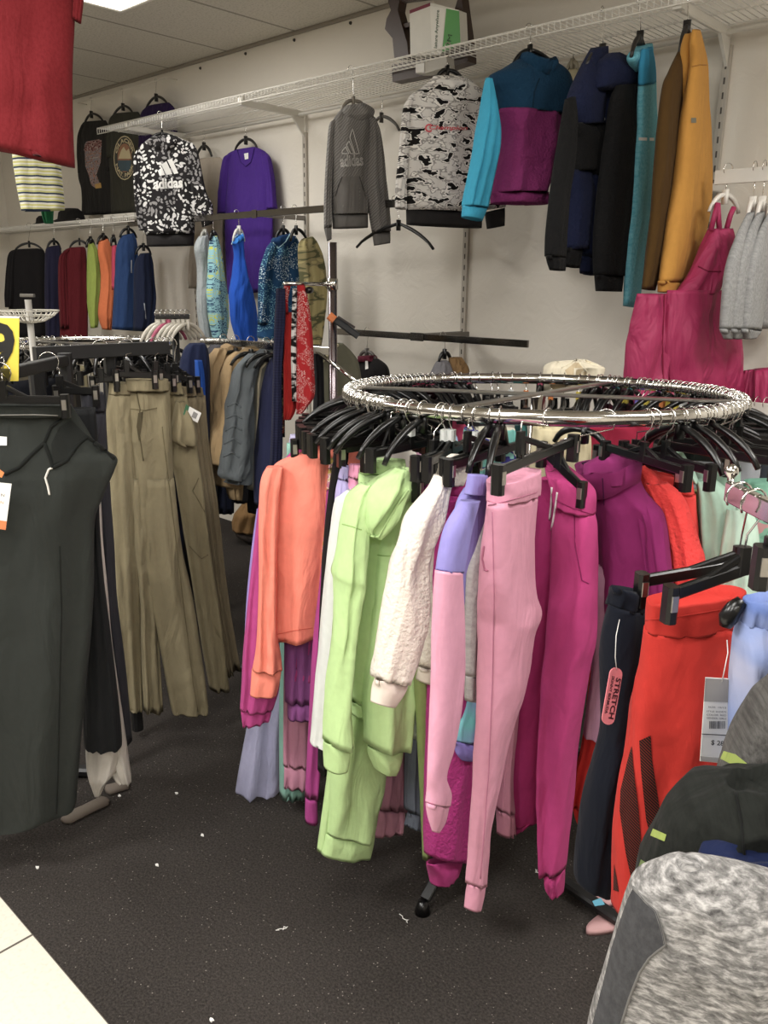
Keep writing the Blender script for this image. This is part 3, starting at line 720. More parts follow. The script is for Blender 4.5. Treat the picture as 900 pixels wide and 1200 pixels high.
# pink joggers
p = RP(6, 52); jp = fab('d993ab', wr=1.1)
r, o = gar('jogger_pants', 'pale pink joggers nearest the camera, hanging lowest on the round rack', 'pants', p,
    [('waistband', jp, [(571, 568, 633, 547), (571, 580, 632, 563), (571, 592, 630, 576)], K(th=.04, fold=(.006, 5, 1), tp=(.8, 1, .9))),
     ('leg', jp, [(571, 590, 630, 574), (563, 655, 625, 640), (561, 695, 627, 690), (561, 720, 632, 716), (561, 745, 624, 742), (561, 795, 616, 795), (559, 850, 600, 850), (557, 913, 587, 913), (553, 967, 575.5, 967), (551, 1000, 572, 1000), (548, 1038, 569, 1036)], K(th=.05, fold=(.008, 1.5, 2))),
     ('cuff', jp, [(549, 1037, 568, 1036), (547, 1050, 566, 1050), (545, 1066, 563, 1064)], K(th=.028, fold=(.003, 1, 0)))])
seam('pocket_edge', fab('b96b87'), r, o['leg'], p, [(567, 640), (565, 655), (568, 668), (572, 669)], .002)
seam('side_seam', fab('bd7590'), r, o['leg'], p, [(577, 600), (579, 700), (577, 800), (573, 900), (567, 980), (563, 1030)], .0012)
seam('waist_stitching', fab('bd7590'), r, o['waistband'] + o['leg'], p, [(572, 592), (590, 588), (610, 583), (629, 577)], .0013)
chang(p, rpt(8), (584, 553), (672, 517), 'black clip hanger holding the pale pink joggers at the front', .045, neck=(610, 513))
p = RP(4, 40); p.o = p.o + fh * .14; dk = fab('bd7c92')
gar('jogger_pants', 'dusty rose jogger cuff behind the pale pink and bright magenta joggers', 'pants', p,
    [('leg', dk, [(700, 596, 620), (863, 590, 604), (913, 586.5, 600), (950, 582, 602)], K(th=.03)), ('cuff', dk, [(582, 950, 602, 948), (582, 980, 602.5, 973)], K(th=.025))])
# bright magenta joggers
p = RP(-9, -38); ma_shade = fab('b52a72', wr=1.1); ma_lit = fab('c2387f', wr=1.1)  # one fabric, light and shade in its colour: rear leg darker, front lighter
r, o = gar('jogger_pants', 'bright magenta joggers with white drawstring at the front of the round rack', 'pants', p,
    [('waistband', ma_lit, [(639, 534, 660, 545), (641, 552, 682, 562), (646, 570, 697, 578), (650, 588, 697, 605)], K(th=.045, d=.01, fold=(.003, 3, 1), tp=(.5, .9, 1, 1), dip=.02, hem=.03)),
     ('leg', ma_shade, [(560, 631, 662), (607, 624, 665), (660, 623, 665), (700, 628, 662), (718, 630, 660), (749, 621, 656), (799, 612, 650), (830, 602, 646), (863, 596, 643), (930, 597, 638), (962, 603, 634)], K(th=.05, d=-.035, fold=(.008, 1, 2))),
     ('cuff', ma_shade, [(603, 962, 634, 957), (607, 975, 630, 960)], K(th=.03, d=-.035)),
     ('leg', ma_lit, [(650, 586, 697, 604), (647, 624, 700.5, 624), (645, 687, 700.5, 687), (642, 749, 698.5, 749), (640, 780, 692, 780), (637, 813, 687, 813), (633.5, 880, 677, 880), (633, 967, 668, 967), (636, 1020, 662.5, 1020)], K(th=.05, d=.01, fold=(.007, 1.5, 1))),
     ('cuff', ma_lit, [(636.5, 1019, 662, 1019), (640, 1035, 661, 1035), (646, 1050, 659, 1048)], K(th=.03, d=.01))])
for a, b in (((646.6, 571), (644, 609)), ((653, 577), (646, 621))):
    seam('drawstring', fab('e9dfe2'), r, o['waistband'] + o['leg'], p, [a, ((a[0] + b[0]) / 2 + .6, (a[1] + b[1]) / 2), b], .0024)
seam('pocket_edge', fab('8f1f5c'), r, o['leg'], p, [(673, 604), (674, 640), (682, 680), (690, 684)], .0014)
seam('band_stitching', fab('9c2564'), r, o['waistband'], p, [(651, 586), (672, 596), (696, 603)], .0012)
chang(p, rpt(-6), (635, 525), (682, 572), 'black clip hanger angled across the bright magenta waistband', .04, neck=(655, 532))
# purple pullover
p = RP(-24, -44); p.o = p.o + fh * .02; pu = fab('841d5f', wr=1.1)
r, o = gar('pullover', 'plum purple funnel-neck pullover right of the magenta joggers', 'pullover', p,
    [('body', pu, [(558, 684, 748), (575, 690, 754), (592, 693, 768), (606, 695, 776), (643, 699, 781), (700, 702, 786), (800, 706, 784)], K(th=.055, d=-.01, fold=(.007, 1.5, 2), tp=(.6, 1, 1, 1))),
     ('sleeve', pu, [(578, 738, 757), (590, 745, 767), (606, 750, 776.5), (643, 756, 782), (700, 762, 788), (780, 764, 786)], K(th=.04, d=-.02, dd=.03, tp=(.1, .7, 1, 1))),
     ('collar', fab('8e2669', wr=.7), [(676, 541, 752, 541), (678, 552, 750, 552), (684, 567, 747, 567)], K(th=.06, d=.0, fold=(.003, 2, 0), tp=(1, 1, .9), hem=.05, dip=.035))])
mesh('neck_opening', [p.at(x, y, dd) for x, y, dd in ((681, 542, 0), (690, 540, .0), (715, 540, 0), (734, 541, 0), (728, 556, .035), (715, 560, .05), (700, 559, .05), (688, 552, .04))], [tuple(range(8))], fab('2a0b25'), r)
seam('zip', fab('4d1245'), r, o['collar'] + o['body'], p, [(706, 560), (707, 575), (708, 592)], .0012)
chang(p, rpt(-18), (650, 512), (715, 530), 'black top hanger standing in the plum pullover neck', .0, kind='top', neck=(686, 505))
p = RP(-14, -30); p.o = p.o + fh * .10; mv = fab('b98aa6')
gar('tshirt', 'dusty mauve tee between the magenta joggers and the navy pants', 'top', p,
    [('body', mv, [(700, 662, 706, 663), (698, 668, 717, 670), (697, 685, 732, 690), (694, 769, 736, 775), (690, 810, 732, 815), (684.5, 848, 724, 860), (684, 857, 722, 871)], K(th=.03, fold=(.003, 2, 1), tp=(.2, .8, 1, 1)))])
p = RP(-16, -30); p.o = p.o + fh * .14; rd = fab('d6281f')
gar('jogger_pants', 'red jogger leg with cuff low behind the navy pants', 'pants', p,
    [('leg', rd, [(700, 700, 730), (860, 683, 712), (900, 674, 706), (942, 669, 694)], K(th=.03)), ('cuff', rd, [(942, 670, 693), (969, 679, 690)], K(th=.024))])
# red set
p = RP(-36, -40); p.o = p.o + fh * .08; rp_ = fab('f03b36')
gar('sweatpants', 'bright red sweatpants clipped behind the fuzzy red top', 'pants', p,
    [('waistband', rp_, [(751, 551, 811, 561), (754, 570, 814, 581)], K(th=.03, fold=(.002, 4, 0))), ('leg', rp_, [(754, 569, 815, 580), (768, 620, 818, 620), (780, 700, 822, 700), (784, 850, 822, 850)], K(th=.04))])
chang(p, rpt(-34), (700, 528), (797, 553), 'black clip hanger on the bright red waistband', .045, neck=(745, 521))
p = RP(-32, -44); p.o = p.o + fh * .03; rf = fab('ee3633', 'fleece')
gar('pullover', 'fuzzy bright red pullover behind the plum pullover', 'pullover', p,
    [('body', rf, [(545, 738, 757), (560, 742, 772), (580, 750, 788), (610, 760, 800), (690, 770, 810)], K(th=.04, d=-.015)),
     ('sleeve', rf, [(566, 758, 780), (580, 765, 796), (600, 773, 806), (640, 781, 818), (668, 784, 824), (760, 790, 826)], K(th=.045, d=.02))])
p = RP(-40, -40); p.o = p.o + fh * .12
gar('tshirt', 'pale yellow top, a sliver right of the red pullover', 'top', p, [('body', fab('e3e0a0'), [(575, 800, 820), (600, 804, 824), (662, 808, 829), (760, 810, 830)], K(th=.03))])
p = RP(-48, -34); p.o = p.o + fh * .1; mi = fab('a9ccb8', wr=1.1)
r, o = gar('sweatpants', 'pale mint sweatpants clipped at the right of the round rack', 'pants', p,
    [('waistband', mi, [(813, 547, 868, 546), (816, 568, 868, 572)], K(th=.025, fold=(.003, 4, 0))), ('leg', mi, [(816, 567, 869, 571), (818, 640, 872, 640), (822, 760, 874, 760)], K(th=.04))])
chang(p, rpt(-46), (779, 532), (854, 538), 'black clip hanger on the pale mint waistband', .04, neck=(812, 523))
p = RP(-44, -34); p.o = p.o + fh * .05; mi2 = fab('bcd8c6', wr=1.2)
gar('hoodie', 'pale mint hoodie at the right of the round rack', 'hoodie', p,
    [('body', mi, [(562, 816, 838), (575, 818, 852), (600, 819, 862), (640, 821, 864), (700, 824, 868), (800, 826, 868)], K(th=.045, tp=(.4, 1, 1, 1))),
     ('sleeve', mi2, [(596, 852, 872), (608, 850, 884), (630, 846, 889), (655, 843, 890), (700, 843, 890), (780, 846, 888)], K(th=.045, d=.03, tp=(.4, 1, 1, 1))),
     ('hood', mi, [(530, 788, 800), (540, 783, 806), (552, 786, 814), (566, 800, 820)], K(th=.03, d=.01, fold=(.006, 1, 2)))])
p = RP(-60, -25); p.o = p.o + fh * .04
gar('sweatpants', 'teal and pink print pants at the far right of the round rack', 'pants', p, [('leg', fab('8fc4ae', 'camo', 'd99aa0', '8fc4ae', '7fb8a0', sc=.8), [(562, 872, 912), (600, 868, 915), (700, 866, 918), (780, 868, 918)], K(th=.04))])
# more garments on the back arc, only their tops show over and through the ring
BG = [('e7e2d6', 'cream'), ('d8a7bf', 'pale pink'), ('8d3b78', 'plum'), ('2b3350', 'navy'), ('9bb8d8', 'sky blue'), ('d0446c', 'raspberry'), ('3b3b3f', 'charcoal'), ('c7c2e6', 'pale lilac'),
      ('54a6a0', 'teal'), ('e08a5a', 'apricot'), ('1e1e20', 'black'), ('b9d8b0', 'pale green'), ('c94f93', 'pink'), ('5f6fae', 'cornflower'), ('e9d9a0', 'butter'), ('73465e', 'wine'), ('a8adb5', 'silver grey')]
for i, (c, nm) in enumerate(BG):
    a = 108 + i * 9.6; P0 = rpt(a, RR, 1.17); rad = (rpt(a) - RC); rad.z = 0; rad.normalize(); pl = Pl(P0, t=rad)
    x0 = P0
    # built in its own plane with metric outline
    def Wd(u, zz): q = P0 + rad * u + V((0, 0, zz)); return proj(q)
    rows = []
    for zz, hw in ((0.03, .06), (0.0, .13), (-.04, .17), (-.2, .17), (-.45, .18)):
        l = Wd(-hw, zz); r_ = Wd(hw, zz); rows.append((l[0], l[1], r_[0], r_[1]))
    if abs((P0 - EYE).normalized().dot(pl.n)) < .06: continue
    pl.n = pl.n if (EYE - P0).dot(pl.n) > 0 else -pl.n
    gar('knit_top', nm + ' top on the far side of the round rack', 'top', pl, [('body', fab(c), rows, K(th=.02, sub=3, n=20, fold=(.005, 3, 1)))])
# ------------------------------------------------------------------ bunches of empty-looking hangers on the ring
def ring_hanger_proto(kind, label, group, tab=None, ln=.135, mat=None):
    H = V((0, 0, 0)); r = hanger(kind, H, V((-ln, 0, -.088)), V((ln, 0, -.088)), label, group, .021, mat, tab)
    off = V(r.location)
    for ch in r.children:                       # put the origin at the top of the hook so copies can hang from the tube
        for v in ch.data.vertices: v.co += off
        for g in ch.children:
            for v in g.data.vertices: v.co += off
    return r
TABS = [solid(c, .5, 0) for c in ('c9b52a', '4a8f95', '6a62b8', 'c05070', 'c8742e', '5a2a66', 'cfd2cf')]
protos = [ring_hanger_proto('clip', 'x', 'x'), ring_hanger_proto('top', 'x', 'x')] + [ring_hanger_proto('top' if i % 2 else 'clip', 'x', 'x', t_) for i, t_ in enumerate(TABS)]
used = [False] * len(protos)
def put(k, a, label, group, tw=0, R=RR):
    P = rpt(a, R); rad = P - RC; an = math.atan2(rad.y, rad.x) + math.radians(tw)
    if not used[k]:
        used[k] = True; o = protos[k]; o.location = P; o.rotation_euler = (0, 0, an); o['label'] = label; o['group'] = group; o.scale = (1, 1, random.uniform(.93, 1.05)); return o
    return dup(protos[k], P, an, label, group, (1, 1, random.uniform(.93, 1.05)))
rnd = random.Random(3)
def bunch(a0, a1, n, label, group, ks=(0, 0, 1), tw=8):
    for i in range(n):
        a = a0 + (a1 - a0) * (i + rnd.uniform(.15, .85)) / n; put(rnd.choice(ks), a, label, group, rnd.uniform(-tw, tw))
bunch(56, 100, 22, 'black plastic hanger packed at the left end of the round rack', 'hangers at the left end of the round rack')
bunch(16, 54, 9, 'black plastic hanger between the garments at the near left of the round rack', 'hangers at the near left of the round rack', (1, 1, 1, 8))
bunch(-72, -14, 11, 'black plastic hanger between the garments at the near right of the round rack', 'hangers at the near right of the round rack')
bunch(-112, -72, 18, 'black plastic hanger packed at the right end of the round rack', 'hangers at the right end of the round rack')
bunch(102, 165, 26, 'black plastic hanger on the far left arc of the round rack', 'hangers on the far left arc of the round rack', (0, 1, 1, 2, 5))
bunch(165, 208, 9, 'black plastic hanger with size marker below the far rail', 'hangers on the far middle arc of the round rack', (0, 2, 3, 4, 5, 6, 7, 8))
bunch(208, 248, 18, 'black plastic hanger with size marker on the far right arc', 'hangers on the far right arc of the round rack', (2, 3, 4, 5, 6, 7, 8))
for k, u in enumerate(used):
    if not u: put(k, -20 - 9 * k, 'black plastic hanger between the garments at the near right of the round rack', 'hangers at the near right of the round rack')
# cream cap lying on the far rail and strut
p = dp(672, 440, 2.6, 0); q = RP(184, 20)
cr = fab('e6dcc2', wr=1.6)
r, o = gar('fabric_cap', 'crumpled cream cap lying on the far rail of the round rack', 'cap', q,
    [('crown', cr, [(652, 424, 686, 421), (645, 427, 699, 427), (640, 432, 704, 431), (639, 442, 700, 444), (639, 452, 688, 451), (639, 459, 662, 455)], K(th=.06, fold=(.016, 1.6, 3), wr=1.8, tp=(.3, 1, .9, .5), sub=6))])
patch('cap_opening', fab('9a8a68'), r, o['crown'], q, [(644, 452), (650, 446), (660, 445), (668, 449), (665, 455), (650, 458)])

patch('inner_lining', fab('cbb793'), r, o['crown'], q, [(662, 434), (676, 423), (688, 437), (681, 448), (670, 450)], lift=.002)
seam('brim_edge', cr, r, o['crown'], q, [(658, 431), (676, 421.5), (689, 437), (684, 447)], .004)
# light garments hung from the cross strut, filling the gap below the front rail
for lab, m_, rows, off, yw in (('cream ribbed top hanging from the cross strut behind the front rail', fab('cfc39c', wr=1.5), [(500, 624, 690), (520, 622, 692), (560, 620, 690), (640, 622, 688)], .12, 8),
    ('teal, navy and white striped top hanging from the cross strut', fab('7fc0b4', 'camo', '3a3a80', 'c9c4b0', '6ab0a8', sc=1.2), [(502, 544, 604), (520, 542, 606), (560, 542, 606), (640, 546, 604)], .2, 20),
    ('crimson top deep inside the round rack', fab('a01a3c'), [(498, 640, 760), (512, 640, 770), (600, 650, 770)], -.1, -10)):
    gar('knit_top', lab, 'top', Pl(RC - fh * off + V((0, 0, -.1)), yw), [('body', m_, rows, K(th=.04, fold=(.01, 5, 1), tp=(.8, 1, 1)))])
# ------------------------------------------------------------------ near rack at the right edge
Q = lambda x, y, Z, yaw=0: dp(x, y, Z, yaw)
# chrome arm of the near rack
ARM = wp(0); Zr = 1.18
pa = EYE + ray(852, 596) * 1.22; pb = EYE + ray(905, 577) * 1.10; dv = (pb - pa); dv.z = 0; dv.normalize(); za = (pa.z + pb.z) / 2
pa.z = za; pend = pa + dv * .62; pend.z = za
NR = thing('four_way_rack', 'chrome rack arm with a ball end entering at the right edge', 'clothing rack', None, (pend.x, pend.y, 0))
arm = MB().beam(pa, pend, .014, .03, bev=.15).build('arm', CHROME, NR, smooth=False)
bl = MB(); n_ = 8
bl.tube([pa + V((0, 0, .016)), pa + V((0, 0, .021)), pa + V((0, 0, .028)), pa + V((0, 0, .036)), pa + V((0, 0, .041))], [.005, .005, .0105, .0085, .002], 12); bl.build('ball_end', CHROME, NR)
MB().tube([(pend.x, pend.y, .05), (pend.x, pend.y, za + .05)], .016, 14).build('post', CHROME, NR)
f1 = hz(655, 1030, .03); f2 = hz(735, 1085, .03); dd_ = (f2 - f1).normalized()
MB().beam(f1, f1 + dd_ * 1.1, .035, .025).build('base_bar', BLKM, NR, smooth=False)
MB().beam(f1 + dd_ * .55, V((pend.x, pend.y, .06)), .035, .025).build('base_bar', BLKM, NR, smooth=False)
mesh('sticker', [hz(*q, .0445) for q in ((694, 1056), (704, 1052), (709, 1060), (697, 1062))], [(0, 1, 2, 3)], solid('5fb3cf', .5), NR, smooth=False)
# red shorts
p = Q(800, 740, 1.27, 14); rs = fab('bf2317', wr=1.2)
r, o = gar('athletic_shorts', 'red athletic pants with black mesh side stripes on the near rack', 'pants', p,
    [('waistband', rs, [(757, 706, 872, 689), (756, 722, 872, 706), (755, 741, 872, 727)], K(th=.035, fold=(.004, 6, 0), tp=(.9, 1, .95))),
     ('leg', rs, [(755, 738, 872, 725), (749, 785, 873, 780), (740, 835, 874, 835), (735.5, 877, 870, 877), (724, 932, 860, 932), (719, 975, 850, 975), (717.5, 1033, 835, 1033), (716, 1068, 800, 1074)], K(th=.06, fold=(.008, 2, 1)))])
bmh = fab('14110f', 'mesh', '6e1c10', sc=1.6)
for poly in ([(749, 868), (762.5, 862), (764, 889), (773, 947), (771, 958), (763, 984), (757, 960), (751, 903)],
             [(735, 892), (740, 874), (742, 900), (748, 947), (751, 984), (751, 1006), (741, 1036), (733, 999), (726, 950), (727, 926)],
             [(719.5, 1012), (725, 1045), (718.5, 1043)]):
    patch('mesh_stripe', bmh, r, o['leg'], p, poly, label='black mesh stripe')
seam('band_stitching', fab('b01f12'), r, o['waistband'], p, [(757, 727), (800, 722), (850, 714), (868, 711)], .001)
HK = pa + dv * .06
h1 = p.at(877, 652, .05)
chang(p, pa + dv * .07, (786, 697), (905, 655), 'front black clip hanger holding the red athletic pants', .055, neck=(872, 650))
p2 = Q(800, 700, 1.36, 12)
chang(p2, pa + dv * .03, (752, 681), (890, 657), 'rear black clip hanger holding the navy pants', .02, neck=(866, 648))
# navy pants
p = Q(720, 800, 1.36, 34); nv = fab('10141f', wr=1.1)
r, o = gar('skinny_pants', 'dark navy pants with a pink oval hang tag on the near rack', 'pants', p,
    [('waistband', nv, [(716, 687, 756, 693), (713, 712, 754, 716)], K(th=.03)),
     ('leg', nv, [(713, 710, 756, 714), (704, 753, 756, 753), (702, 791, 752, 791), (702.5, 849, 744, 849), (697, 883, 742, 883), (686, 932, 738, 932), (681, 975, 732, 975), (675.5, 1033, 722, 1033), (682, 1043, 712, 1046)], K(th=.045, fold=(.006, 1.5, 2)))])
tg = solid('f0808a', .5); c0 = (722, 790); c1 = (713, 842); w_ = 7.4; pl_ = []
ux, uy = (c1[0] - c0[0]), (c1[1] - c0[1]); ll = math.hypot(ux, uy); ux /= ll; uy /= ll
for i in range(9): a = math.pi * i / 8; pl_.append((c1[0] + w_ * (math.cos(a) * uy + math.sin(a) * ux), c1[1] + w_ * (-math.cos(a) * ux + math.sin(a) * uy)))
for i in range(9): a = math.pi + math.pi * i / 8; pl_.append((c0[0] + w_ * (math.cos(a) * uy + math.sin(a) * ux), c0[1] + w_ * (-math.cos(a) * ux + math.sin(a) * uy)))
def card(root, name, m, pl, poly, d, t=.0012, label=None):
    a = [pl.at(x, y, d) for x, y in poly]; b_ = [q - pl.n * t for q in a]; n = len(a)
    return mesh(name, a + b_, [tuple(range(n))[::-1], tuple(range(n, 2 * n))] + [(i, (i + 1) % n, n + (i + 1) % n, n + i) for i in range(n)], m, root, smooth=False, label=label)
tagr = thing('hang_tag', 'pink oval hang tag reading STRETCH on the navy pants', 'tag', None, tuple(p.at(717, 850, .07))); GA.append(tagr)
tc_ = card(tagr, 'card', tg, p, pl_, .07)
ink = solid('3a1420', .6)
text('lettering', 'STRETCH', ink, tagr, tc_, p, (722.2, 794), (713, 842), 6.0, bold=.03, lift=.0012)
text('lettering', 'SKINNY BERMUDA', ink, tagr, tc_, p, (717.5, 792), (708.6, 836), 3.2, bold=.02, lift=.0012)
MB().tube([p.at(726, 726, .05), p.at(722, 745, .07), p.at(721, 770, .072), p.at(722.6, 785, .07)], .0006, 4).build('thread', PAPER, tagr)
# tie dye shorts
p = Q(880, 760, 1.1, 0); td = fab('b9b6c8', 'clouds', '8493bf', '3a5aa0', wr=1.2, sc=1.0)
r, o = gar('shorts', 'blue and white tie-dye shorts cut by the right edge', 'shorts', p,
    [('waistband', td, [(871, 702, 935, 694), (868, 716, 936, 712), (866, 730, 938, 728)], K(th=.03, fold=(.004, 4, 0))),
     ('leg', td, [(866, 727, 938, 726), (857, 748, 940, 748), (853, 785, 944, 785), (851, 835, 948, 835), (850, 905, 950, 905)], K(th=.05))])
chang(p, pa + dv * .17, (893, 652), (985, 652), 'black clip hanger on the tie-dye shorts at the right edge', .05, neck=(905, 640))
q = thing('hanger_clip', 'single black plastic clip beside the tie-dye waistband', 'clip', None, tuple(p.at(857, 738, 0)))
MB().tube([p.at(870, 704, -.0), p.at(861, 712, -.0), p.at(853, 724, -.0), p.at(850, 734, 0)], [.008, .011, .013, .008], 10).build('clip_body', BLACK, q)
# price tag
p = Q(838, 840, 1.14, 6)
t = thing('price_tag', 'white and grey price tag reading $ 28 against the red pants', 'tag', None, tuple(p.at(836, 893, 0)))
c = card(t, 'card', PAPER, p, [(827, 794), (856, 795.6), (852, 895), (820.5, 892)], 0)
card(t, 'grey_header', solid('9c9894', .6), p, [(826.8, 795), (853.6, 796.3), (852.8, 823), (825.2, 822)], .0012, .0008)
card(t, 'grey_footer', solid('b9b5b0', .6), p, [(820.9, 886), (850.4, 889), (850, 894.5), (820.7, 891.5)], .0012, .0008)
dk_ = solid('3b3b3d', .7)
for i, (y, a, s_) in enumerate(((829.5, 830, 'SIZE: 10/12'), (834.5, 828, 'STYLE: SHORTS'), (838.5, 828, 'COLOR: RED'), (842.3, 828, 'GENDER: GIRLS'))):
    text('lettering', s_, dk_, t, c, p, (a, y), (851, y + 1), 2.0, lift=.0012)
text('lettering', '$ 28', dk_, t, c, p, (833, 873.5), (848, 875), 6.5, lift=.0012, bold=.01)
card(t, 'rule', dk_, p, [(822.6, 860), (852, 861.5), (852, 862.2), (822.6, 860.7)], .0012, .0008)
bc = random.Random(5); x = 831.5; mbv = MB(); nb = 0
while x < 850:
    w2 = bc.choice((.35, .5, .8)); k_ = [p.at(x, 845, .0013), p.at(x + w2, 845, .0013), p.at(x + w2 - .2, 854, .0013), p.at(x - .2, 854, .0013)]
    mbv.add(k_, [(0, 1, 2, 3)]); x += w2 + bc.choice((.4, .7))
mbv.build('barcode', dk_, t, smooth=False)
MB().tube([p.at(846, 799, .002), p.at(849, 785, .01), p.at(853, 765, .01), p.at(852, 750, .0)], .0007, 4).build('thread', PAPER, t)
# sweaters filling the lower right corner
p = Q(900, 900, .98, -8); ch = fab('3d3b39', 'heather', '5a5855', wr=1.2)
r, o = gar('sweater', 'charcoal grey sweater with thin lime stripes at the right edge', 'sweater', p,
    [('body', ch, [(905, 790, 980, 780), (890, 812, 990, 800), (878, 822, 1000, 820), (864, 846, 1010, 846), (851, 870, 1012, 870), (845, 885, 1014, 885), (839, 903, 1016, 903), (831, 945, 1016, 945), (815, 1150, 1016, 1150)], K(th=.07, d=-.02, tp=(.4, 1, 1, 1, 1)))])
lime = fab('8f9f48')
patch('lime_stripe', lime, r, o['body'], p, [(848, 880), (862, 884), (877, 896), (875, 905), (860, 897), (844, 889)], label='lime stripe', lift=.002)
p = Q(850, 960, .9, -8); bs = fab('171916', 'heather', '1f211e', wr=1.3)
r, o = gar('sweater', 'black sweater with lime and olive sleeve stripes behind the grey marled top', 'sweater', p,
    [('body', bs, [(850, 916, 970, 900), (822, 925, 985, 918), (797, 936, 1000, 930), (776, 955, 1010, 950), (766, 976, 1014, 976), (758, 992, 1014, 992), (750, 1006, 1014, 1006), (742, 1035, 1014, 1035), (715, 1200, 1014, 1200)], K(th=.07, d=-.02, tp=(.35, 1, 1, 1, 1)))])
patch('lime_stripe', lime, r, o['body'], p, [(765, 971), (781, 978), (778.5, 986), (762, 979)], label='lime stripe', lift=.002)
patch('olive_stripe', fab('5f7040'), r, o['body'], p, [(751, 1007), (767, 1017), (765, 1026), (756, 1036), (744, 1036), (746, 1022)], label='olive stripe', lift=.002)
seam('armhole_seam', fab('161716'), r, o['body'], p, [(862, 928), (868, 960), (872, 1000), (872, 1030)], .0016)
p = Q(870, 1010, .84, -8)
gar('sweater', 'navy sweater shoulder above the grey marled top', 'sweater', p,
    [('body', fab('141e40', wr=1.2), [(850, 1000, 950, 998), (826, 1009, 990, 1005), (815, 1025, 1000, 1020), (800, 1100, 1010, 1100), (790, 1250, 1010, 1250)], K(th=.05, tp=(.3, 1, 1, 1)))])
p = Q(830, 1080, .78, -10); ml = fab('454342', 'marl', '757371', 'b0adaa', sc=.95, wr=.7)
r, o = gar('raglan_top', 'grey marled top with a charcoal shoulder panel in the lower right corner', 'top', p,
    [('body', ml, [(790, 1012, 822, 1011), (765, 1021, 860, 1021), (741, 1034, 900, 1031), (733, 1048, 960, 1050), (724, 1075, 1010, 1080), (714, 1110, 1030, 1120), (702, 1150, 1040, 1160), (687, 1200, 1050, 1200), (672, 1300, 1050, 1300), (650, 1420, 1050, 1420)], K(th=.055, fold=(.005, 2, 1), tp=(.3, .7, 1, 1, 1), wr=.4))])
patch('shoulder_panel', fab('38383a', 'heather', '444446', wr=.8), r, o['body'], p, [(742, 1040), (746, 1044), (756, 1056), (768.5, 1068), (773, 1080), (776, 1091), (779, 1107), (770, 1113), (761, 1121), (754, 1130), (749, 1139), (744, 1152), (737, 1170), (728, 1200), (715, 1240), (680, 1240), (694, 1200), (707, 1150), (716, 1112), (726, 1080), (735, 1054)], lift=.003, cuts=16, label='plain charcoal shoulder panel')
seam('raglan_seam', fab('6e6c6a'), r, o['body'], p, [(742, 1040), (756, 1056), (768.5, 1068), (776, 1091), (779, 1107), (761, 1121), (749, 1139), (737, 1170), (728, 1199)], .0018)
# waterfall arm of the near rack that carries the sweaters, just outside the frame
WS = [(Q(900, 900, .98, -8), 950, 772, 800, (925, 838), (1000, 835), 'charcoal lime-striped sweater'), (Q(850, 960, .9, -8), 958, 880, 912, (928, 950), (1030, 945), 'black striped sweater'),
      (Q(870, 1010, .84, -8), 962, 955, 990, (930, 1022), (1020, 1020), 'navy sweater'), (Q(830, 1080, .78, -10), 965, 970, 1004, (928, 1060), (1020, 1060), 'grey marled top')]
HP = []
for pl, x, y, ny, L_, R_, lab in WS:
    H = pl.at(x, y, 0); HP.append(H)
    hanger('top', H, pl.at(*L_), pl.at(*R_), 'black hanger inside the ' + lab, None, .016, None, neckf=pl.at(x, ny))
top = V((pend.x, pend.y, za + .03))
MB().tube([top] + [h_ - V((0, 0, .0)) for h_ in HP] + [HP[-1] + (HP[-1] - HP[-2]).normalized() * .03], .009, 10).build('arm', CHROME, NR)
# sandals on the near rack's base
sd_ = solid('c99a9a', .6)
for i, (x, y, lab) in enumerate(((722, 1052, 'upper pink sandal on the floor below the red pants'), (719, 1082, 'lower pink sandal on the floor below the red pants'))):
    c = hz(x, y, .0); dr_ = V((.35, .93, 0)).normalized(); sid = V((-dr_.y, dr_.x, 0)); t = thing('sandal', lab, 'sandal', None, tuple(c))
    vs = []; n = 20
    for z_ in (.001, .018):
        for j in range(n):
            a = 2 * math.pi * j / n; vs.append(c + dr_ * (math.cos(a) * .09) + sid * (math.sin(a) * (.03 + .008 * math.cos(a))) + V((0, 0, z_)))
    mesh('sole', vs, [tuple(range(n))[::-1], tuple(range(n, 2 * n))] + [(j, (j + 1) % n, n + (j + 1) % n, n + j) for j in range(n)], sd_, t)
    MB().tube([c - sid * .03 + dr_ * .03 + V((0, 0, .015)), c - sid * .02 + dr_ * .03 + V((0, 0, .04)), c + dr_ * .03 + V((0, 0, .05)), c + sid * .02 + dr_ * .03 + V((0, 0, .04)), c + sid * .03 + dr_ * .03 + V((0, 0, .015))], .006, 8).build('strap', sd_, t)
# lint and scraps on the carpet
for i, (x, y, lab) in enumerate(((140, 933, 'white scrap on the carpet beside the white trousers'), (237, 979, 'tiny white scrap on the carpet right of the aisle centre'), (184, 1014, 'tiny pale scrap on the carpet in the middle of the aisle'), (44, 1017, 'white crumb on the carpet left of centre'), (207, 930, 'crumb on the carpet below the khaki trousers'), (248, 1196, 'white flake on the carpet at the bottom edge'))):
    c = hz(x, y, .001); s_ = .006
    mb = MB(); mb.add([c + V((s_ * math.cos(a) * (1 + .5 * math.sin(3 * a + i)), s_ * .7 * math.sin(a), z_)) for z_ in (0, .003) for a in [2 * math.pi * j / 7 for j in range(7)]], [tuple(range(7))[::-1], tuple(range(7, 14))] + [(j, (j + 1) % 7, 7 + (j + 1) % 7, 7 + j) for j in range(7)])
    o_ = mb.build('paper_scrap', PAPER, smooth=False); o_['label'] = lab; o_['category'] = 'scrap'
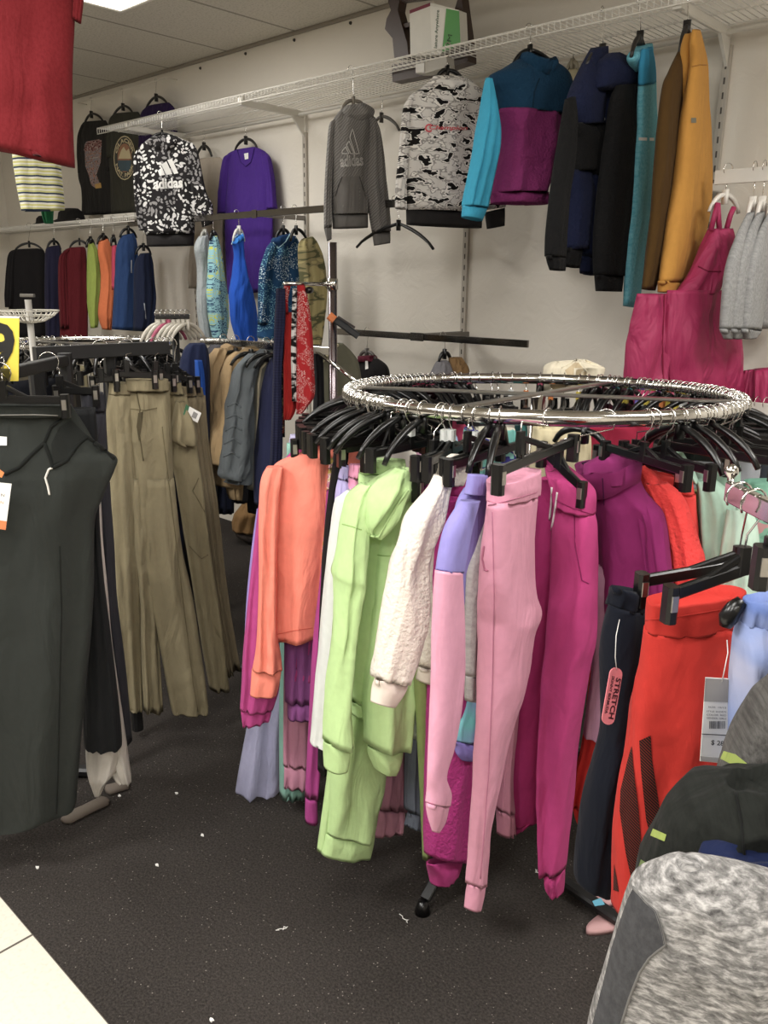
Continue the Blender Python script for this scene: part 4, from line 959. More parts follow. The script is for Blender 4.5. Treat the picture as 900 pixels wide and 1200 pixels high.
for x, y, lab in ((323, 1090, 'loose white thread on the carpet in the aisle'), (468, 1071, 'loose white thread beside the round rack foot'), (627, 1022, 'thin white thread under the magenta joggers')):
    c = hz(x, y, .003); rr_ = random.Random(x); pts = [c]
    for j in range(9): pts.append(pts[-1] + V((rr_.uniform(-.008, .012), rr_.uniform(-.008, .012), 0)))
    o_ = MB().tube(pts, .0011, 5).build('thread', PAPER); o_['label'] = lab; o_['category'] = 'thread'
# ------------------------------------------------------------------ garments hooked on the front edge of the long shelf
def lipH(x, y=None):                       # point on the shelf's front wire above pixel column x
    q = wp(FY).at(x, 0); pr = None
    lo, hi = -60, 400
    for _ in range(40):
        m_ = (lo + hi) / 2
        if wp(FY).at(x, m_).z > SH + .002: lo = m_
        else: hi = m_
    return wp(FY).at(x, m_)
def LPl(x, yaw, off=0.0):
    P = lipH(x); return Pl(P - V((0, off, 0)), yaw)
def thang(pl, H, neck, L, R, label, d=0, mat=None, rr=.012):
    A = pl.at(*L, d); B = pl.at(*R, d); A.z = B.z = min(A.z, B.z)
    return hanger('top', H, A, B, label, None, rr, mat, neckf=pl.at(*neck, d))
DG = solid('2a2724', .4)
wht = solid('e4e2de', .7, name='white_print')
# black camouflage hoodie
p = LPl(186, 16, .06); bc = fab('262425', 'blobs', 'd3d1cf', '8b8888', wr=1.0, sc=.62); rb = fab('2c2a2a')
r, o = gar('hoodie', 'black hoodie with white and grey camouflage blobs and a white three-bar logo', 'hoodie', p,
    [('body', bc, [(180, 160, 202, 158), (170, 166, 215, 164), (164, 174, 228, 172), (163, 200, 230, 198), (164, 240, 229, 238), (170, 275, 228, 274)], K(th=.07, tp=(.4, .8, 1, 1), fold=(.009, 2, 1))),
     ('hem_band', rb, [(171, 274, 228, 273), (172, 289, 227, 288)], K(th=.06, fold=(.002, 2, 0))),
     ('sleeve', bc, [(168, 168, 174, 166), (159, 178, 170, 178), (156, 192, 168, 192), (157, 225, 167, 225), (160, 255, 168, 255), (163, 270, 170, 270)], K(th=.05, d=.0)),
     ('sleeve', bc, [(216, 166, 226, 168), (219, 176, 232, 178), (223, 200, 236, 198), (222, 222, 242, 226), (224, 246, 249, 240), (233, 257, 250, 252)], K(th=.05, d=.04, tp=(.3, 1, 1, 1))),
     ('cuff', rb, [(235, 256, 249, 250), (237, 266.5, 249.5, 262)], K(th=.035, d=.04, fold=(.001, 1, 0))),
     ('hood', bc, [(160, 180, 200), (165, 172, 208), (172, 176, 206), (178, 184, 200)], K(th=.05, d=.035, fold=(.008, 2, 2), tp=(.4, 1, .8, .3)))])
for k_, poly in enumerate(([(187, 206), (185, 200), (190, 196), (193, 205)], [(195, 205), (189, 193), (195, 189), (202, 204)], [(204, 204), (196, 187.5), (201.5, 186), (209, 203)])):
    patch('logo_bar', wht, r, o['body'], p, poly, cuts=3, lift=.004)
text('lettering', 'adidas', wht, r, o['body'], p, (180, 222), (214.5, 220), 12.5, bold=.035, lift=.005)
thang(p, lipH(187), (190, 156), (172, 168), (212, 167), 'black hanger inside the black camouflage hoodie', 0)
# grey zigzag hoodie
p = LPl(411, 20, .03); gz = fab('6d6a67', 'zig', '868380', wr=.9); gzc = fab('75726f')
r, o = gar('hoodie', 'grey zigzag-textured hoodie with an outlined three-bar logo and front pocket', 'hoodie', p,
    [('body', gz, [(402, 126, 428, 124), (394, 134, 436, 134), (389, 146, 440, 146), (388, 180, 436, 178), (388, 220, 432, 220), (389, 252, 431, 251)], K(th=.06, tp=(.4, .8, 1, 1))),
     ('hem_band', gzc, [(389, 251, 431, 250), (390, 268, 431, 267)], K(th=.055, fold=(.002, 2, 0))),
     ('sleeve', gz, [(391, 140, 396, 139), (386, 147, 394, 147), (383, 180, 391, 180), (380, 230, 389, 230), (379.5, 268, 389, 266)], K(th=.04, d=.01, tp=(.3, 1, 1, 1))),
     ('cuff', gzc, [(379.5, 267, 388.5, 266), (383, 283, 388.5, 280)], K(th=.028, d=.01)),
     ('sleeve', gz, [(430, 136, 440, 138), (432, 150, 446, 156), (430, 180, 450, 185), (428, 215, 452, 212), (432, 250, 456, 250), (436, 272, 457, 271)], K(th=.045, d=.03, tp=(.3, 1, 1, 1))),
     ('cuff', gzc, [(436, 272, 457, 271), (438.5, 288, 457, 285)], K(th=.032, d=.03, fold=(.002, 1, 0))),
     ('hood', gz, [(404, 124, 428, 121), (401, 130, 438, 128), (404, 136, 438, 135), (410, 142, 430, 142)], K(th=.045, d=.03, fold=(.006, 1.5, 1), tp=(.4, 1, 1, .4)))])
ol = solid('d9d6d2', .6)
for poly in ([(401, 177), (405, 172), (409, 180), (401, 180), (401, 177)], [(406, 170), (409, 165), (415, 180), (411, 180), (406, 170)], [(410, 161), (413, 150.5), (421, 180), (416, 180), (410, 161)]):
    seam('logo_outline', ol, r, o['body'], p, poly, .0016, .003, 4)
text('lettering', 'adidas', ol, r, o['body'], p, (399, 196), (426, 194), 14, outline=True, lift=.004)
patch('pouch_pocket', gzc, r, o['body'], p, [(401, 207), (421, 206.5), (429, 226), (429.5, 249), (389.5, 250), (392, 228)], cuts=8, lift=.004)
seam('pocket_edge', fab('4c4a48'), r, o['body'], p, [(401, 207), (397, 216), (393, 230)], .002, .006)
seam('pocket_edge', fab('4c4a48'), r, o['body'], p, [(421, 206.5), (424, 216), (428, 230)], .002, .006)
thang(p, lipH(411), (414, 118), (400, 128), (432, 127), 'clear-topped hanger inside the grey zigzag hoodie', 0, solid('7d7468', .3))
# white camouflage hoodie
p = LPl(528, 22, .04); wc = fab('1d1b1b', 'camo', 'e9e5df', '9f9b97', 'dcd8d3', sc=2.3, wr=.8)
r, o = gar('hoodie', 'white, grey and black camouflage hoodie with a small red script logo', 'hoodie', p,
    [('body', wc, [(506, 92, 548, 94), (492, 104, 562, 104), (479, 114, 574, 118), (476, 140, 577, 140), (475, 180, 574, 180), (476, 246, 565, 250)], K(th=.07, tp=(.5, .9, 1, 1), fold=(.008, 2, 1))),
     ('hem_band', rb, [(476, 244.5, 565, 249), (476.5, 263, 564, 267.5)], K(th=.062, fold=(.002, 3, 0))),
     ('sleeve', wc, [(484, 112, 490, 108), (474, 122, 484, 120), (470.5, 145, 480, 145), (468, 180, 478, 180), (464, 220, 476, 222), (463.5, 244, 476, 246)], K(th=.045, d=.01, tp=(.3, 1, 1, 1))),
     ('sleeve', wc, [(568, 120, 582, 124), (570, 170, 590, 170), (570, 246, 591, 243)], K(th=.04, d=-.02)),
     ('cuff', rb, [(568, 249, 591.5, 243.5), (571, 268.5, 591, 264.5)], K(th=.035, d=-.02, fold=(.001, 1, 0))),
     ('hood', wc, [(508, 89, 543, 90), (506, 96, 548, 98), (512, 104, 546, 106), (520, 112, 538, 113)], K(th=.05, d=.035, fold=(.008, 1.5, 1), tp=(.4, 1, 1, .3)))])
rdp = solid('e0505c', .6)
text('lettering', 'Champion', rdp, r, o['body'], p, (503, 153), (548, 154), 6.5, bold=.02, shear=.3, lift=.006)
text('logo', 'C', rdp, r, o['body'], p, (498, 155), (506, 155), 10, bold=.03, lift=.006)
thang(p, lipH(525), (524, 82), (510, 94), (546, 96), 'black hanger inside the white camouflage hoodie', 0)
# colour block fleece
p = LPl(620, 26, .06); te = fab('173f5c', 'fleece', wr=.8); mgf = fab('8a2c6b', 'fleece', wr=1.3); cy = fab('2fa9cf', wr=1.0)
r, o = gar('fleece_pullover', 'fleece pullover with navy yoke, magenta body and bright cyan sleeve', 'pullover', p,
    [('yoke', te, [(604, 70, 655, 76), (590, 79, 664, 84), (572, 90, 670, 96), (578, 110, 672, 118), (580, 129, 664, 137)], K(th=.07, tp=(.5, .9, 1, 1), fold=(.004, 2, 0))),
     ('body', mgf, [(580, 128, 660, 136), (585, 165, 656, 172), (579, 205, 648, 208), (575, 226, 643, 226)], K(th=.08, fold=(.012, 2, 1), tp=(.9, 1, 1, 1))),
     ('elastic_hem', mgf, [(575, 225, 643, 225), (576, 238, 641.5, 240)], K(th=.07, fold=(.006, 6, 0))),
     ('sleeve', cy, [(569, 91, 576, 93), (567, 100, 579, 112), (562, 126, 583, 140), (557, 155, 586, 166), (551, 190, 582, 193), (545, 222, 576, 224), (541.5, 241, 572, 244)], K(th=.045, d=.05, tp=(.3, 1, 1, .9))),
     ('cuff', cy, [(542, 240, 571.5, 243), (541, 254, 565, 259.5)], K(th=.032, d=.05, fold=(.001, 1, 0))),
     ('collar', te, [(608, 61, 650, 68), (606, 72, 652, 80), (612, 86, 640, 96)], K(th=.065, d=.01, fold=(.004, 2, 0), tp=(1, 1, .7), hem=.04, dip=.04))])
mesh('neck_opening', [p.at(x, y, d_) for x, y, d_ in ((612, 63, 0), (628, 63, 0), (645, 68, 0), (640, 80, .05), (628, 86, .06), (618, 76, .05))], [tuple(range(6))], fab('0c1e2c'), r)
seam('placket', fab('0e2a3f'), r, o['yoke'] + o['collar'], p, [(632, 92), (626, 108), (624, 128)], .003)
thang(p, lipH(620), (621, 58), (600, 76), (655, 82), 'black hanger inside the colour-block fleece pullover', 0)
# navy black fleeces
p = LPl(706, 56, .1); p.o = p.o; nf = fab('1e2543', 'fleece', wr=.8); kf = fab('1b1b1c', 'fleece', wr=.8)
r, o = gar('fleece_jacket', 'navy and black fleece jacket behind the hooded one, its two long sleeves hanging', 'jacket', p,
    [('yoke', nf, [(693, 56, 712, 54), (680, 80, 712, 80), (669, 102, 712, 102), (664, 122, 712, 122), (668, 146, 712, 146)], K(th=.05, tp=(.5, 1, 1, 1))),
     ('body', kf, [(666, 144, 712, 144), (668, 172, 705, 172), (664, 200, 702, 200)], K(th=.05)),
     ('body_panel', nf, [(664, 199, 702, 199), (662, 245, 698, 245), (660, 292, 694, 292)], K(th=.045)),
     ('cuff', kf, [(661, 290, 682, 292), (662, 311, 679, 315)], K(th=.03)),
     ('sleeve', kf, [(662, 118, 674, 112), (658, 140, 676, 140), (652, 180, 674, 180), (645, 225, 668, 225), (640, 270, 664, 270), (639, 300, 662, 302)], K(th=.04, d=.05, tp=(.4, 1, 1, 1))),
     ('cuff', kf, [(640, 299, 662, 301), (644, 316, 661, 318)], K(th=.03, d=.05))])
thang(p, lipH(706), (706, 57), (688, 72), (722, 74), 'black hanger with wire hook in the navy and black fleece jacket', 0, DG)
p = LPl(709, 50, .13)
r, o = gar('hooded_fleece', 'hooded fleece with navy hood and black sleeve bearing a tiny white logo tag', 'jacket', p,
    [('yoke', nf, [(704, 84, 735, 84), (698, 105, 740, 105), (690, 145, 735, 145)], K(th=.05, tp=(.5, 1, 1))),
     ('body', kf, [(688, 144, 730, 144), (686, 175, 722, 175), (686, 206, 718, 206)], K(th=.05)),
     ('body_panel', nf, [(686, 205, 718, 205), (682, 250, 712, 250), (679, 300, 708, 300)], K(th=.05)),
     ('cuff', nf, [(679, 300, 698, 300), (680, 318, 697, 324)], K(th=.03)),
     ('hood', nf, [(712, 62, 726, 62), (700, 72, 745, 76), (694, 90, 750, 88), (694, 102, 750, 100), (706, 106, 735, 108)], K(th=.06, d=.04, fold=(.01, 1.5, 2), tp=(.3, 1, 1, .4))),
     ('sleeve', kf, [(722, 100, 748, 98), (715, 118, 751, 110), (710, 150, 750, 150), (704, 190, 745, 190), (699, 230, 741, 230), (695.5, 280, 735, 280), (696, 322, 731, 324)], K(th=.05, d=.08, tp=(.3, .9, 1, 1))),
     ('cuff', kf, [(697, 322, 730, 323), (698.5, 341, 728, 342)], K(th=.04, d=.08, fold=(.001, 1, 0)))])
patch('logo_tag', PAPER, r, o['sleeve'] + o['yoke'], p, [(704, 137), (709, 138), (709, 144.5), (703.5, 144)], cuts=2, lift=.004)
patch('logo_emblem', solid('a8303c', .6), r, o['sleeve'] + o['yoke'], p, [(705, 139.5), (708, 140), (707.5, 142.8), (705, 142.5)], cuts=2, lift=.006)
# turquoise jacket
p = LPl(748, 62, .03); tq = fab('4aa3b8', 'heather', '74c0d0', wr=.9); tb = fab('2a93bd')
r, o = gar('hooded_jacket', 'turquoise heather hooded jacket hanging edge-on with a pale reflective strip', 'jacket', p,
    [('sleeve', tq, [(748, 99, 768, 96), (747, 120, 768.5, 120), (746, 145, 769, 145), (742, 190, 768, 190), (737, 246, 764, 246), (733, 300, 756, 300), (730, 357, 748.5, 361)], K(th=.05, d=.03, fold=(.008, 1.5, 1), tp=(.9, 1, 1, .9))),
     ('sleeve_top', tb, [(752, 58, 764, 54), (749, 75, 767, 74), (748, 101, 768, 97)], K(th=.045, d=.032, tp=(.4, 1, 1))),
     ('hood', tq, [(748, 54, 764, 50), (738, 62, 765, 56), (735, 69, 764, 66), (738, 76, 760, 76), (744, 84, 756, 86)], K(th=.05, d=.0, fold=(.008, 1.5, 1), tp=(.4, 1, 1, .6)))])
patch('reflective_strip', wht, r, o['sleeve'], p, [(748.5, 161), (766.5, 161.5), (766.5, 165), (748.5, 164.5)], cuts=4, lift=.002)
thang(p, lipH(748), (750, 42), (740, 62), (762, 56), 'black hanger standing up in the turquoise jacket', 0, DG)
# mustard jacket
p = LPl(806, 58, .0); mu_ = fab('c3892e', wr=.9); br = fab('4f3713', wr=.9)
r, o = gar('jacket', 'mustard yellow zip jacket with a dark brown inner side, right of the turquoise one', 'jacket', p,
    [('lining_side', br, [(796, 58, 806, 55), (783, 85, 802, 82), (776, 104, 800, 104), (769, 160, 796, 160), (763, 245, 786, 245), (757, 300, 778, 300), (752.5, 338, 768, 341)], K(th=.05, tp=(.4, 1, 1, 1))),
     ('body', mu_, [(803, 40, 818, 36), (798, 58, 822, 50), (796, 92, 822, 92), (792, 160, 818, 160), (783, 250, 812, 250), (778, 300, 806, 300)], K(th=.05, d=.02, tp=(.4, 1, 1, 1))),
     ('sleeve', mu_, [(811, 34, 820, 36), (808, 50, 824, 52), (808, 76, 828.5, 76), (800, 120, 830, 120), (794, 160, 832, 165), (788, 210, 832, 215), (781, 250, 829, 252), (776, 290, 819, 292), (771, 330, 803, 332)], K(th=.055, d=.05, tp=(.3, 1, 1, 1), fold=(.009, 1.5, 1))),
     ('cuff', mu_, [(771, 329, 802, 331), (771, 342, 800, 344)], K(th=.04, d=.05, fold=(.002, 2, 0)))])
seam('shoulder_seam', fab('a8752a'), r, o['sleeve'], p, [(811, 78), (820, 76), (828, 76)], .0018)
seam('zip', solid('2d2518', .5), r, o['body'], p, [(797, 60), (796, 92), (793, 150), (788, 210)], .002)
patch('sleeve_logo', solid('6f6a58', .6), r, o['sleeve'], p, [(810, 138), (816, 138), (816, 144), (810, 144)], cuts=2, lift=.003)
thang(p, lipH(806), (805, 30), (797, 58), (813, 46), 'black hanger standing in the mustard jacket', 0, DG)
# ------------------------------------------------------------------ tees on the wall under the shelf
RY = WY - .075
def Hr(x):
    lo, hi = -60, 500
    for _ in range(40):
        m_ = (lo + hi) / 2
        if wp(WY - .06).at(x, m_).z > RODZ + .002: lo = m_
        else: hi = m_
    return wp(WY - .06).at(x, m_)
def tee(name, label, cat_, m, rows, sl, hx, neck, hl, hr_, hk=True, dtl=None, hlab=None, yo=RY, slk='sleeve', hp=None):
    p = wp(yo); pr = [('body', m, rows, K(th=.03, fold=(.008, 3, 1), tp=(.4, .9, 1, 1)))]
    for s_ in sl: pr.append((slk, m, s_, K(th=.028, d=.01, tp=(.3, 1, 1, 1))))
    r, o = gar(name, label, cat_, p, pr)
    if hlab: thang(p, hp or Hr(hx), neck, hl, hr_, hlab, 0, DG)
    return r, o, p
pv = fab('4a2a86', wr=1.2)
r, o, p = tee('tshirt', 'plain purple long tee hanging flat on the wall above the chrome rail', 'top', pv,
    [(276, 176, 300, 172), (266, 181, 312, 179), (264, 192, 316, 190), (265, 215, 317, 214), (263, 250, 319, 247), (264, 300, 318, 297), (267, 345, 312, 342)],
    [[(266, 182, 274, 179), (261, 190, 272, 190), (256.5, 225, 268, 225), (255, 251, 268, 250)], [(306, 178, 314, 180), (308, 190, 318, 188), (312, 220, 322, 218), (313, 246, 324.5, 245)]],
    287, (288, 163), (275, 174), (301, 171), hlab='dark hanger with wire hook in the purple long tee')
seam('neckline', fab('3a1f70'), r, o['body'], p, [(278, 176), (282, 190), (288, 195), (294, 190), (298, 174)], .003, .004)
patch('neck_label', PAPER, r, o['body'], p, [(286, 180), (291, 179), (291, 186), (287, 187)], cuts=2)
r, o, p = tee('tshirt', 'taupe sleeveless tee on the wall between the black camouflage hoodie and purple tee', 'top', fab('a89c8c'),
    [(234, 186, 258, 184), (230, 196, 262, 195), (230, 250, 262, 250), (222, 300, 262, 300), (221, 338, 262, 338)], [], 239, (239, 170), (230, 184), (248, 181), hlab='dark hanger in the taupe tee on the wall')
p = wp(RY)
gar('tshirt', 'pale khaki top on the wall behind the colour-block fleece and navy fleece', 'top', p, [('body', fab('b3a887'), [(664, 84, 678, 80), (660, 96, 684, 94), (656, 150, 690, 150)], K(th=.03))])
thang(p, Hr(671), (671, 74), (664, 84), (678, 81), 'small hanger of the pale khaki top behind the fleeces', 0, solid('9a927c', .4))
# tees higher up at the left, hooked on a rod near the ceiling line
YT = WY - .07
zt = wp(YT).at(142, 108).z
tr_ = thing('hang_rod', 'thin wire rod near the ceiling holding three dark graphic tees at the left', 'rod', None, tuple(wp(YT).at(142, 108)))
a_ = wp(YT).at(92, 130); b_ = wp(YT).at(196, 88); zt = wp(YT).at(143, 106).z
MB().tube([V((a_.x, YT, zt)), V((b_.x, YT, zt))], .004, 8).build('rod', PLA, tr_)
for q_ in (a_, b_): MB().tube([V((q_.x, YT, zt)), V((q_.x, WY, zt))], .004, 8).build('rod_end', PLA, tr_)
def hp(x): 
    t_ = wp(YT).at(x, 110); return V((t_.x, YT, zt))
dkg = fab('2a2826', wr=1.1); olv = fab('3a3930', wr=1.1); dpr = fab('2c1c44', wr=1.1)
r, o, p = tee('graphic_tee', 'black tee with a pale bleached graphic, leftmost of the three high dark tees', 'top', dkg,
    [(98, 143, 124, 141), (94, 150, 128, 149), (92, 165, 129, 164), (92, 205, 130, 203), (96, 225, 131, 223), (96, 252, 133, 250)],
    [[(95, 147, 101, 146), (91, 160, 99, 160), (90.5, 180, 99, 180), (91.5, 203, 99, 203)], [(122, 147, 127, 147), (123, 160, 129.5, 160), (125, 200, 131, 200)]],
    106, (107, 133), (98, 142), (121, 141), hlab='dark hanger of the black bleached-graphic tee', yo=YT, hp=hp(106))
GR = fab('9a8f8a', 'camo', '4a4442', 'b07a66', '7c7a80', sc=4)
patch('printed_graphic', GR, r, o['body'], p, [(99, 170), (101, 166), (117, 163), (119, 170), (118, 190), (113, 205), (117, 215), (113, 221), (107, 217), (104, 205), (100, 195)], lift=.004)
patch('printed_graphic', fab('4a2e2c', 'camo', '8a5550', '5e3a38', 'a08a84', sc=5), r, o['body'], p, [(98, 176), (101, 168), (109, 165), (119, 164), (119, 172), (110, 177)], lift=.008, label='reddish top of the graphic')
patch('printed_graphic', solid('b58a3c', .8), r, o['body'], p, [(111, 216), (118, 214), (119, 220), (112, 221)], lift=.008, cuts=3, label='small yellow patch of the graphic')
r, o, p = tee('graphic_tee', 'dark olive tee with a round mountain badge, middle of the three high dark tees', 'top', olv,
    [(134, 133, 162, 131), (128, 141, 166, 139), (127, 160, 168, 158), (129, 205, 168, 203), (131, 252, 168, 250)],
    [[(129, 142, 136, 139), (125.5, 160, 134, 158), (126, 185, 134, 184)]], 143, (144, 124), (131, 136), (156, 132), hlab='dark hanger of the olive mountain-badge tee', yo=YT - .01, hp=hp(143))
def ell(cx, cy, rx, ry, n=20, a0=0, a1=360): return [(cx + rx * math.cos(math.radians(a0 + (a1 - a0) * i / n)), cy + ry * math.sin(math.radians(a0 + (a1 - a0) * i / n))) for i in range(n + (0 if a1 - a0 == 360 else 1))]
cream = solid('c9b98f', .7)
patch('badge', cream, r, o['body'], p, ell(146, 185, 12.8, 26), lift=.004)
patch('badge_field', solid('3c3b33', .8), r, o['body'], p, ell(146, 185, 12, 24.8), lift=.006)
patch('badge_sky', solid('9a6a4c', .8), r, o['body'], p, ell(146, 185, 8.4, 17), lift=.008)
patch('badge_mountain', cream, r, o['body'], p, [(138.5, 186), (142, 176), (145, 172), (148, 177), (151, 174), (154, 186)], lift=.010)
patch('badge_lake', solid('3f5560', .8), r, o['body'], p, [(138, 188), (154, 188), (153, 196), (150, 200.5), (142, 200.5), (139, 196)], lift=.010)
def arc_txt(cx, cy, rx, ry, a0, a1, h): 
    def f(a, b):
        t_ = math.radians(a0 + (a1 - a0) * a); k_ = 1 + h * (b if a1 > a0 else -b + 1) ; k_ = 1 + h * b if a1 > a0 else 1 + h * (1 - b)
        return cx + rx * k_ * math.cos(t_), cy + ry * k_ * math.sin(t_)
    return f
text('lettering', 'GLACIER', cream, r, o['body'], p, (0, 0), (1, 0), 1, lift=.009, bold=.03, xf=arc_txt(146, 185, 8.9, 18, 195, 345, .28))
text('lettering', 'NAT. PARK', cream, r, o['body'], p, (0, 0), (1, 0), 1, lift=.009, bold=.03, xf=arc_txt(146, 185, 8.9, 18, 160, 20, .28))
r, o, p = tee('graphic_tee', 'dark purple tee half behind the white shelf edge, right of the three high dark tees', 'top', dpr,
    [(174, 124, 198, 120), (166, 132, 205, 128), (164, 150, 208, 146), (162, 200, 206, 198), (163, 250, 206, 246)], [], 183, (183, 113), (170, 126), (197, 122), hlab='dark hanger of the dark purple high tee', yo=YT - .02, hp=hp(183))
# ------------------------------------------------------------------ small jackets on the chrome rail
def onrail(R, x, y=2.93):
    q_ = wp(y).at(x, 300); return V((q_.x, y, R[2] + .017))
def jk(x, yaw, off=.0): P = onrail(R1, x); return Pl(P, yaw)
p = jk(240, 62); 
gar('vest', 'pale grey fleece vest hanging edge-on at the left of the chrome rail', 'jacket', p, [('body', fab('a9b0b3', 'fleece'), [(234, 277, 243, 275), (228, 292, 245, 288), (232, 316, 246, 314), (231, 352, 245, 350), (234, 385, 248, 385), (237, 404, 251, 405)], K(th=.04))])
thang(p, onrail(R1, 240), (240, 272), (235, 279), (244, 277), 'clear hanger of the pale grey vest', 0, solid('a8a8a0', .2), .014)
p = jk(250, 62); p.o = p.o + V((.02, -.02, 0))
gar('jacket', 'aqua jacket with yellow and navy splashes next to the pale grey vest', 'jacket', p, [('body', fab('8fc4cc', 'blobs', 'c9cf4a', '2c4a70', wr=1, sc=1.6), [(247, 277, 254, 276), (245, 292, 258, 292), (243, 330, 264, 330), (243, 350, 266, 350), (246, 380, 266, 378), (252, 406, 263, 404)], K(th=.045))])
thang(p, onrail(R1, 250), (250, 273), (246, 279), (255, 278), 'black hanger of the aqua splashed jacket', 0, None, .014)
p = jk(279, 50); bl_ = fab('1b57c4', wr=1.2)
r, o = gar('fleece_jacket', 'bright royal blue fleece jacket with pale trimmed collar on the chrome rail', 'jacket', p,
    [('body', bl_, [(272, 286, 285, 278), (275, 300, 286, 295), (273, 325, 291, 322), (270, 348, 297, 345), (271, 370, 301, 368), (275, 390, 303, 388), (281, 407, 301, 404)], K(th=.05, fold=(.009, 1.5, 2))),
     ('collar', fab('2b7bd0'), [(274, 280, 283, 272), (272, 287, 285, 279)], K(th=.03))])
seam('piping', fab('bfe3ec'), r, o['collar'], p, [(271.5, 286), (274, 280), (279, 275), (284, 274)], .003)
thang(p, onrail(R1, 279), (280, 268), (273, 280), (286, 276), 'white hanger of the royal blue fleece jacket', 0, solid('d8d6d2', .3), .014)
seam('piping', fab('bfe3ec'), r, o['body'], p, [(282, 405), (290, 406), (300, 403)], .0025)
p = jk(334, 30); fl_ = fab('1b4368', 'dots', 'c9dfe8', '7fb8c8', wr=1, sc=.62)
r, o = gar('jacket', 'dark blue jacket sprinkled with pale flowers and light piping on the chrome rail', 'jacket', p,
    [('body', fl_, [(322, 280, 346, 276), (313, 290, 351, 286), (308, 310, 353, 308), (305, 340, 354, 338), (304, 372, 348, 370), (302, 396, 335, 402)], K(th=.06, fold=(.01, 2, 2))),
     ('sleeve', fl_, [(316, 288, 324, 286), (309, 300, 320, 300), (304, 320, 316, 322), (303, 350, 314, 350), (303, 380, 313, 380)], K(th=.035, d=.03, tp=(.3, 1, 1, 1))),
     ('collar', fab('1a3c66'), [(320, 279, 340, 273), (318, 284, 346, 280), (326, 292, 338, 290)], K(th=.045, d=.02, tp=(.8, 1, .5)))])
for q_ in ([(320, 284), (326, 291), (335, 283), (340, 274)], [(303, 396), (312, 399), (320, 403)]): seam('piping', fab('a9d2e0'), r, o['body'] + o['collar'], p, q_, .0026)
thang(p, onrail(R1, 333), (332, 268), (322, 281), (342, 276), 'black hanger of the blue flowered jacket', 0, None, .014)
p = jk(345, 30); p.o = p.o + V((.06, .03, 0)); cm = fab('8b7f55', 'camo', '5a5a3c', '8b8058', 'a79a66', sc=.9)
gar('jacket', 'olive camouflage jacket at the right end of the patterned jackets', 'jacket', p, [('body', cm, [(354, 280, 366, 277), (350, 288, 373, 287), (350, 310, 380, 308), (352, 345, 383, 340), (352, 380, 380, 378), (354, 406, 376, 406)], K(th=.05))])
thang(p, onrail(R1, 346), (347, 268), (340, 280), (360, 279), 'black hanger of the olive camouflage jacket', 0, None, .014)
# loose black hanger hooked on the rail between the hoodies
p = wp(2.91); H = onrail(R1, 461, 2.925)
hanger('top', H + V((0, 0, .0)), p.at(418, 287), p.at(508, 289), 'empty black hanger with curved arms on the bare wall below the hoodies', None, .014, neckf=p.at(467, 262))
q = wp(RY); hanger('top', Hr(447), q.at(432, 156), q.at(468, 150), 'empty grey hanger on the wall between the grey and white hoodies', None, .012, solid('4b463f', .4), neckf=q.at(447, 136))
# ------------------------------------------------------------------ lower rail
def onr2(x): q_ = wp(2.93).at(x, 392); return V((q_.x, 2.93, R2[2] + .015))
p = Pl(onr2(430) + V((0, 0, 0)), t=V((1, 0, 0)))
r, o = gar('sweater', 'black sweater with maroon neck and white label on the lower chrome rail', 'sweater', p,
    [('body', fab('1f1d1e'), [(418, 422, 442, 420), (409, 430, 452, 428), (405, 441, 456, 440), (403, 470, 458, 470), (402, 560, 460, 560)], K(th=.05, tp=(.4, .9, 1, 1))), ('collar', fab('5a1f2e'), [(420, 417, 440, 416), (419, 425, 442, 423)], K(th=.045, d=.005))])
patch('neck_label', PAPER, r, o['body'] + o['collar'], p, [(428, 423), (431, 423), (431.5, 432), (428, 433)], cuts=2)
thang(p, onr2(430), (430, 412), (420, 420), (441, 419), 'grey hanger in the black and maroon sweater', 0, solid('57534f', .4), .014)
p = Pl(onr2(519), 30); gv = fab('7e7c80', 'fleece')
r, o = gar('hooded_coat', 'grey coat with fluffy tan fur hood trim on the lower chrome rail', 'jacket', p,
    [('body', gv, [(512, 424, 524, 422), (506, 436, 532, 434), (500, 455, 540, 455), (497, 500, 545, 500), (496, 600, 545, 600)], K(th=.06, tp=(.4, 1, 1, 1))),
     ('fur_trim', fab('8a6a42', 'fleece', wr=2.5), [(527, 420, 540, 418), (526, 430, 546, 428), (528, 445, 549, 443), (530, 462, 550, 460)], K(th=.05, d=.04, fold=(.012, 4, 6)))])
thang(p, onr2(519), (521, 413), (514, 424), (529, 422), 'black hanger of the fur-trimmed grey coat', 0, None, .014)
# ------------------------------------------------------------------ right edge: bib, sweatshirts
def onr3(x): q_ = wp(2.9).at(x, 205); return V((q_.x, 2.9, R3[2] + .022))
p = Pl(onr3(853), 24); bb = fab('a81b55', wr=2.2, rough=.6)
r, o = gar('snow_bib', 'hot pink padded snow bib overalls hanging left of the grey sweatshirts', 'overalls', p,
    [('bib', bb, [(830, 268, 858, 268), (820, 290, 862, 290), (808, 320, 866, 320), (790, 345, 866, 345)], K(th=.05, fold=(.006, 3, 2))),
     ('leg', bb, [(745, 344, 800, 344), (740, 375, 800, 375), (736, 410, 790, 410), (734, 440, 782, 440), (733, 470, 780, 470), (735, 540, 782, 540)], K(th=.05, d=-.01, fold=(.012, 2, 4))),
     ('leg', bb, [(782, 340, 866, 340), (776, 375, 864, 375), (772, 410, 866, 405), (776, 440, 868, 440), (780, 480, 872, 475), (784, 560, 874, 560)], K(th=.06, d=.01, fold=(.014, 3, 5)))])
for a in ([(833, 270), (838, 250), (841, 238)], [(843, 270), (842, 255), (841, 238)], [(851, 270), (856, 252), (860, 243)]):
    MB().tube([p.at(*q_, .02) for q_ in a], .009, 8).build('strap', bb, r)
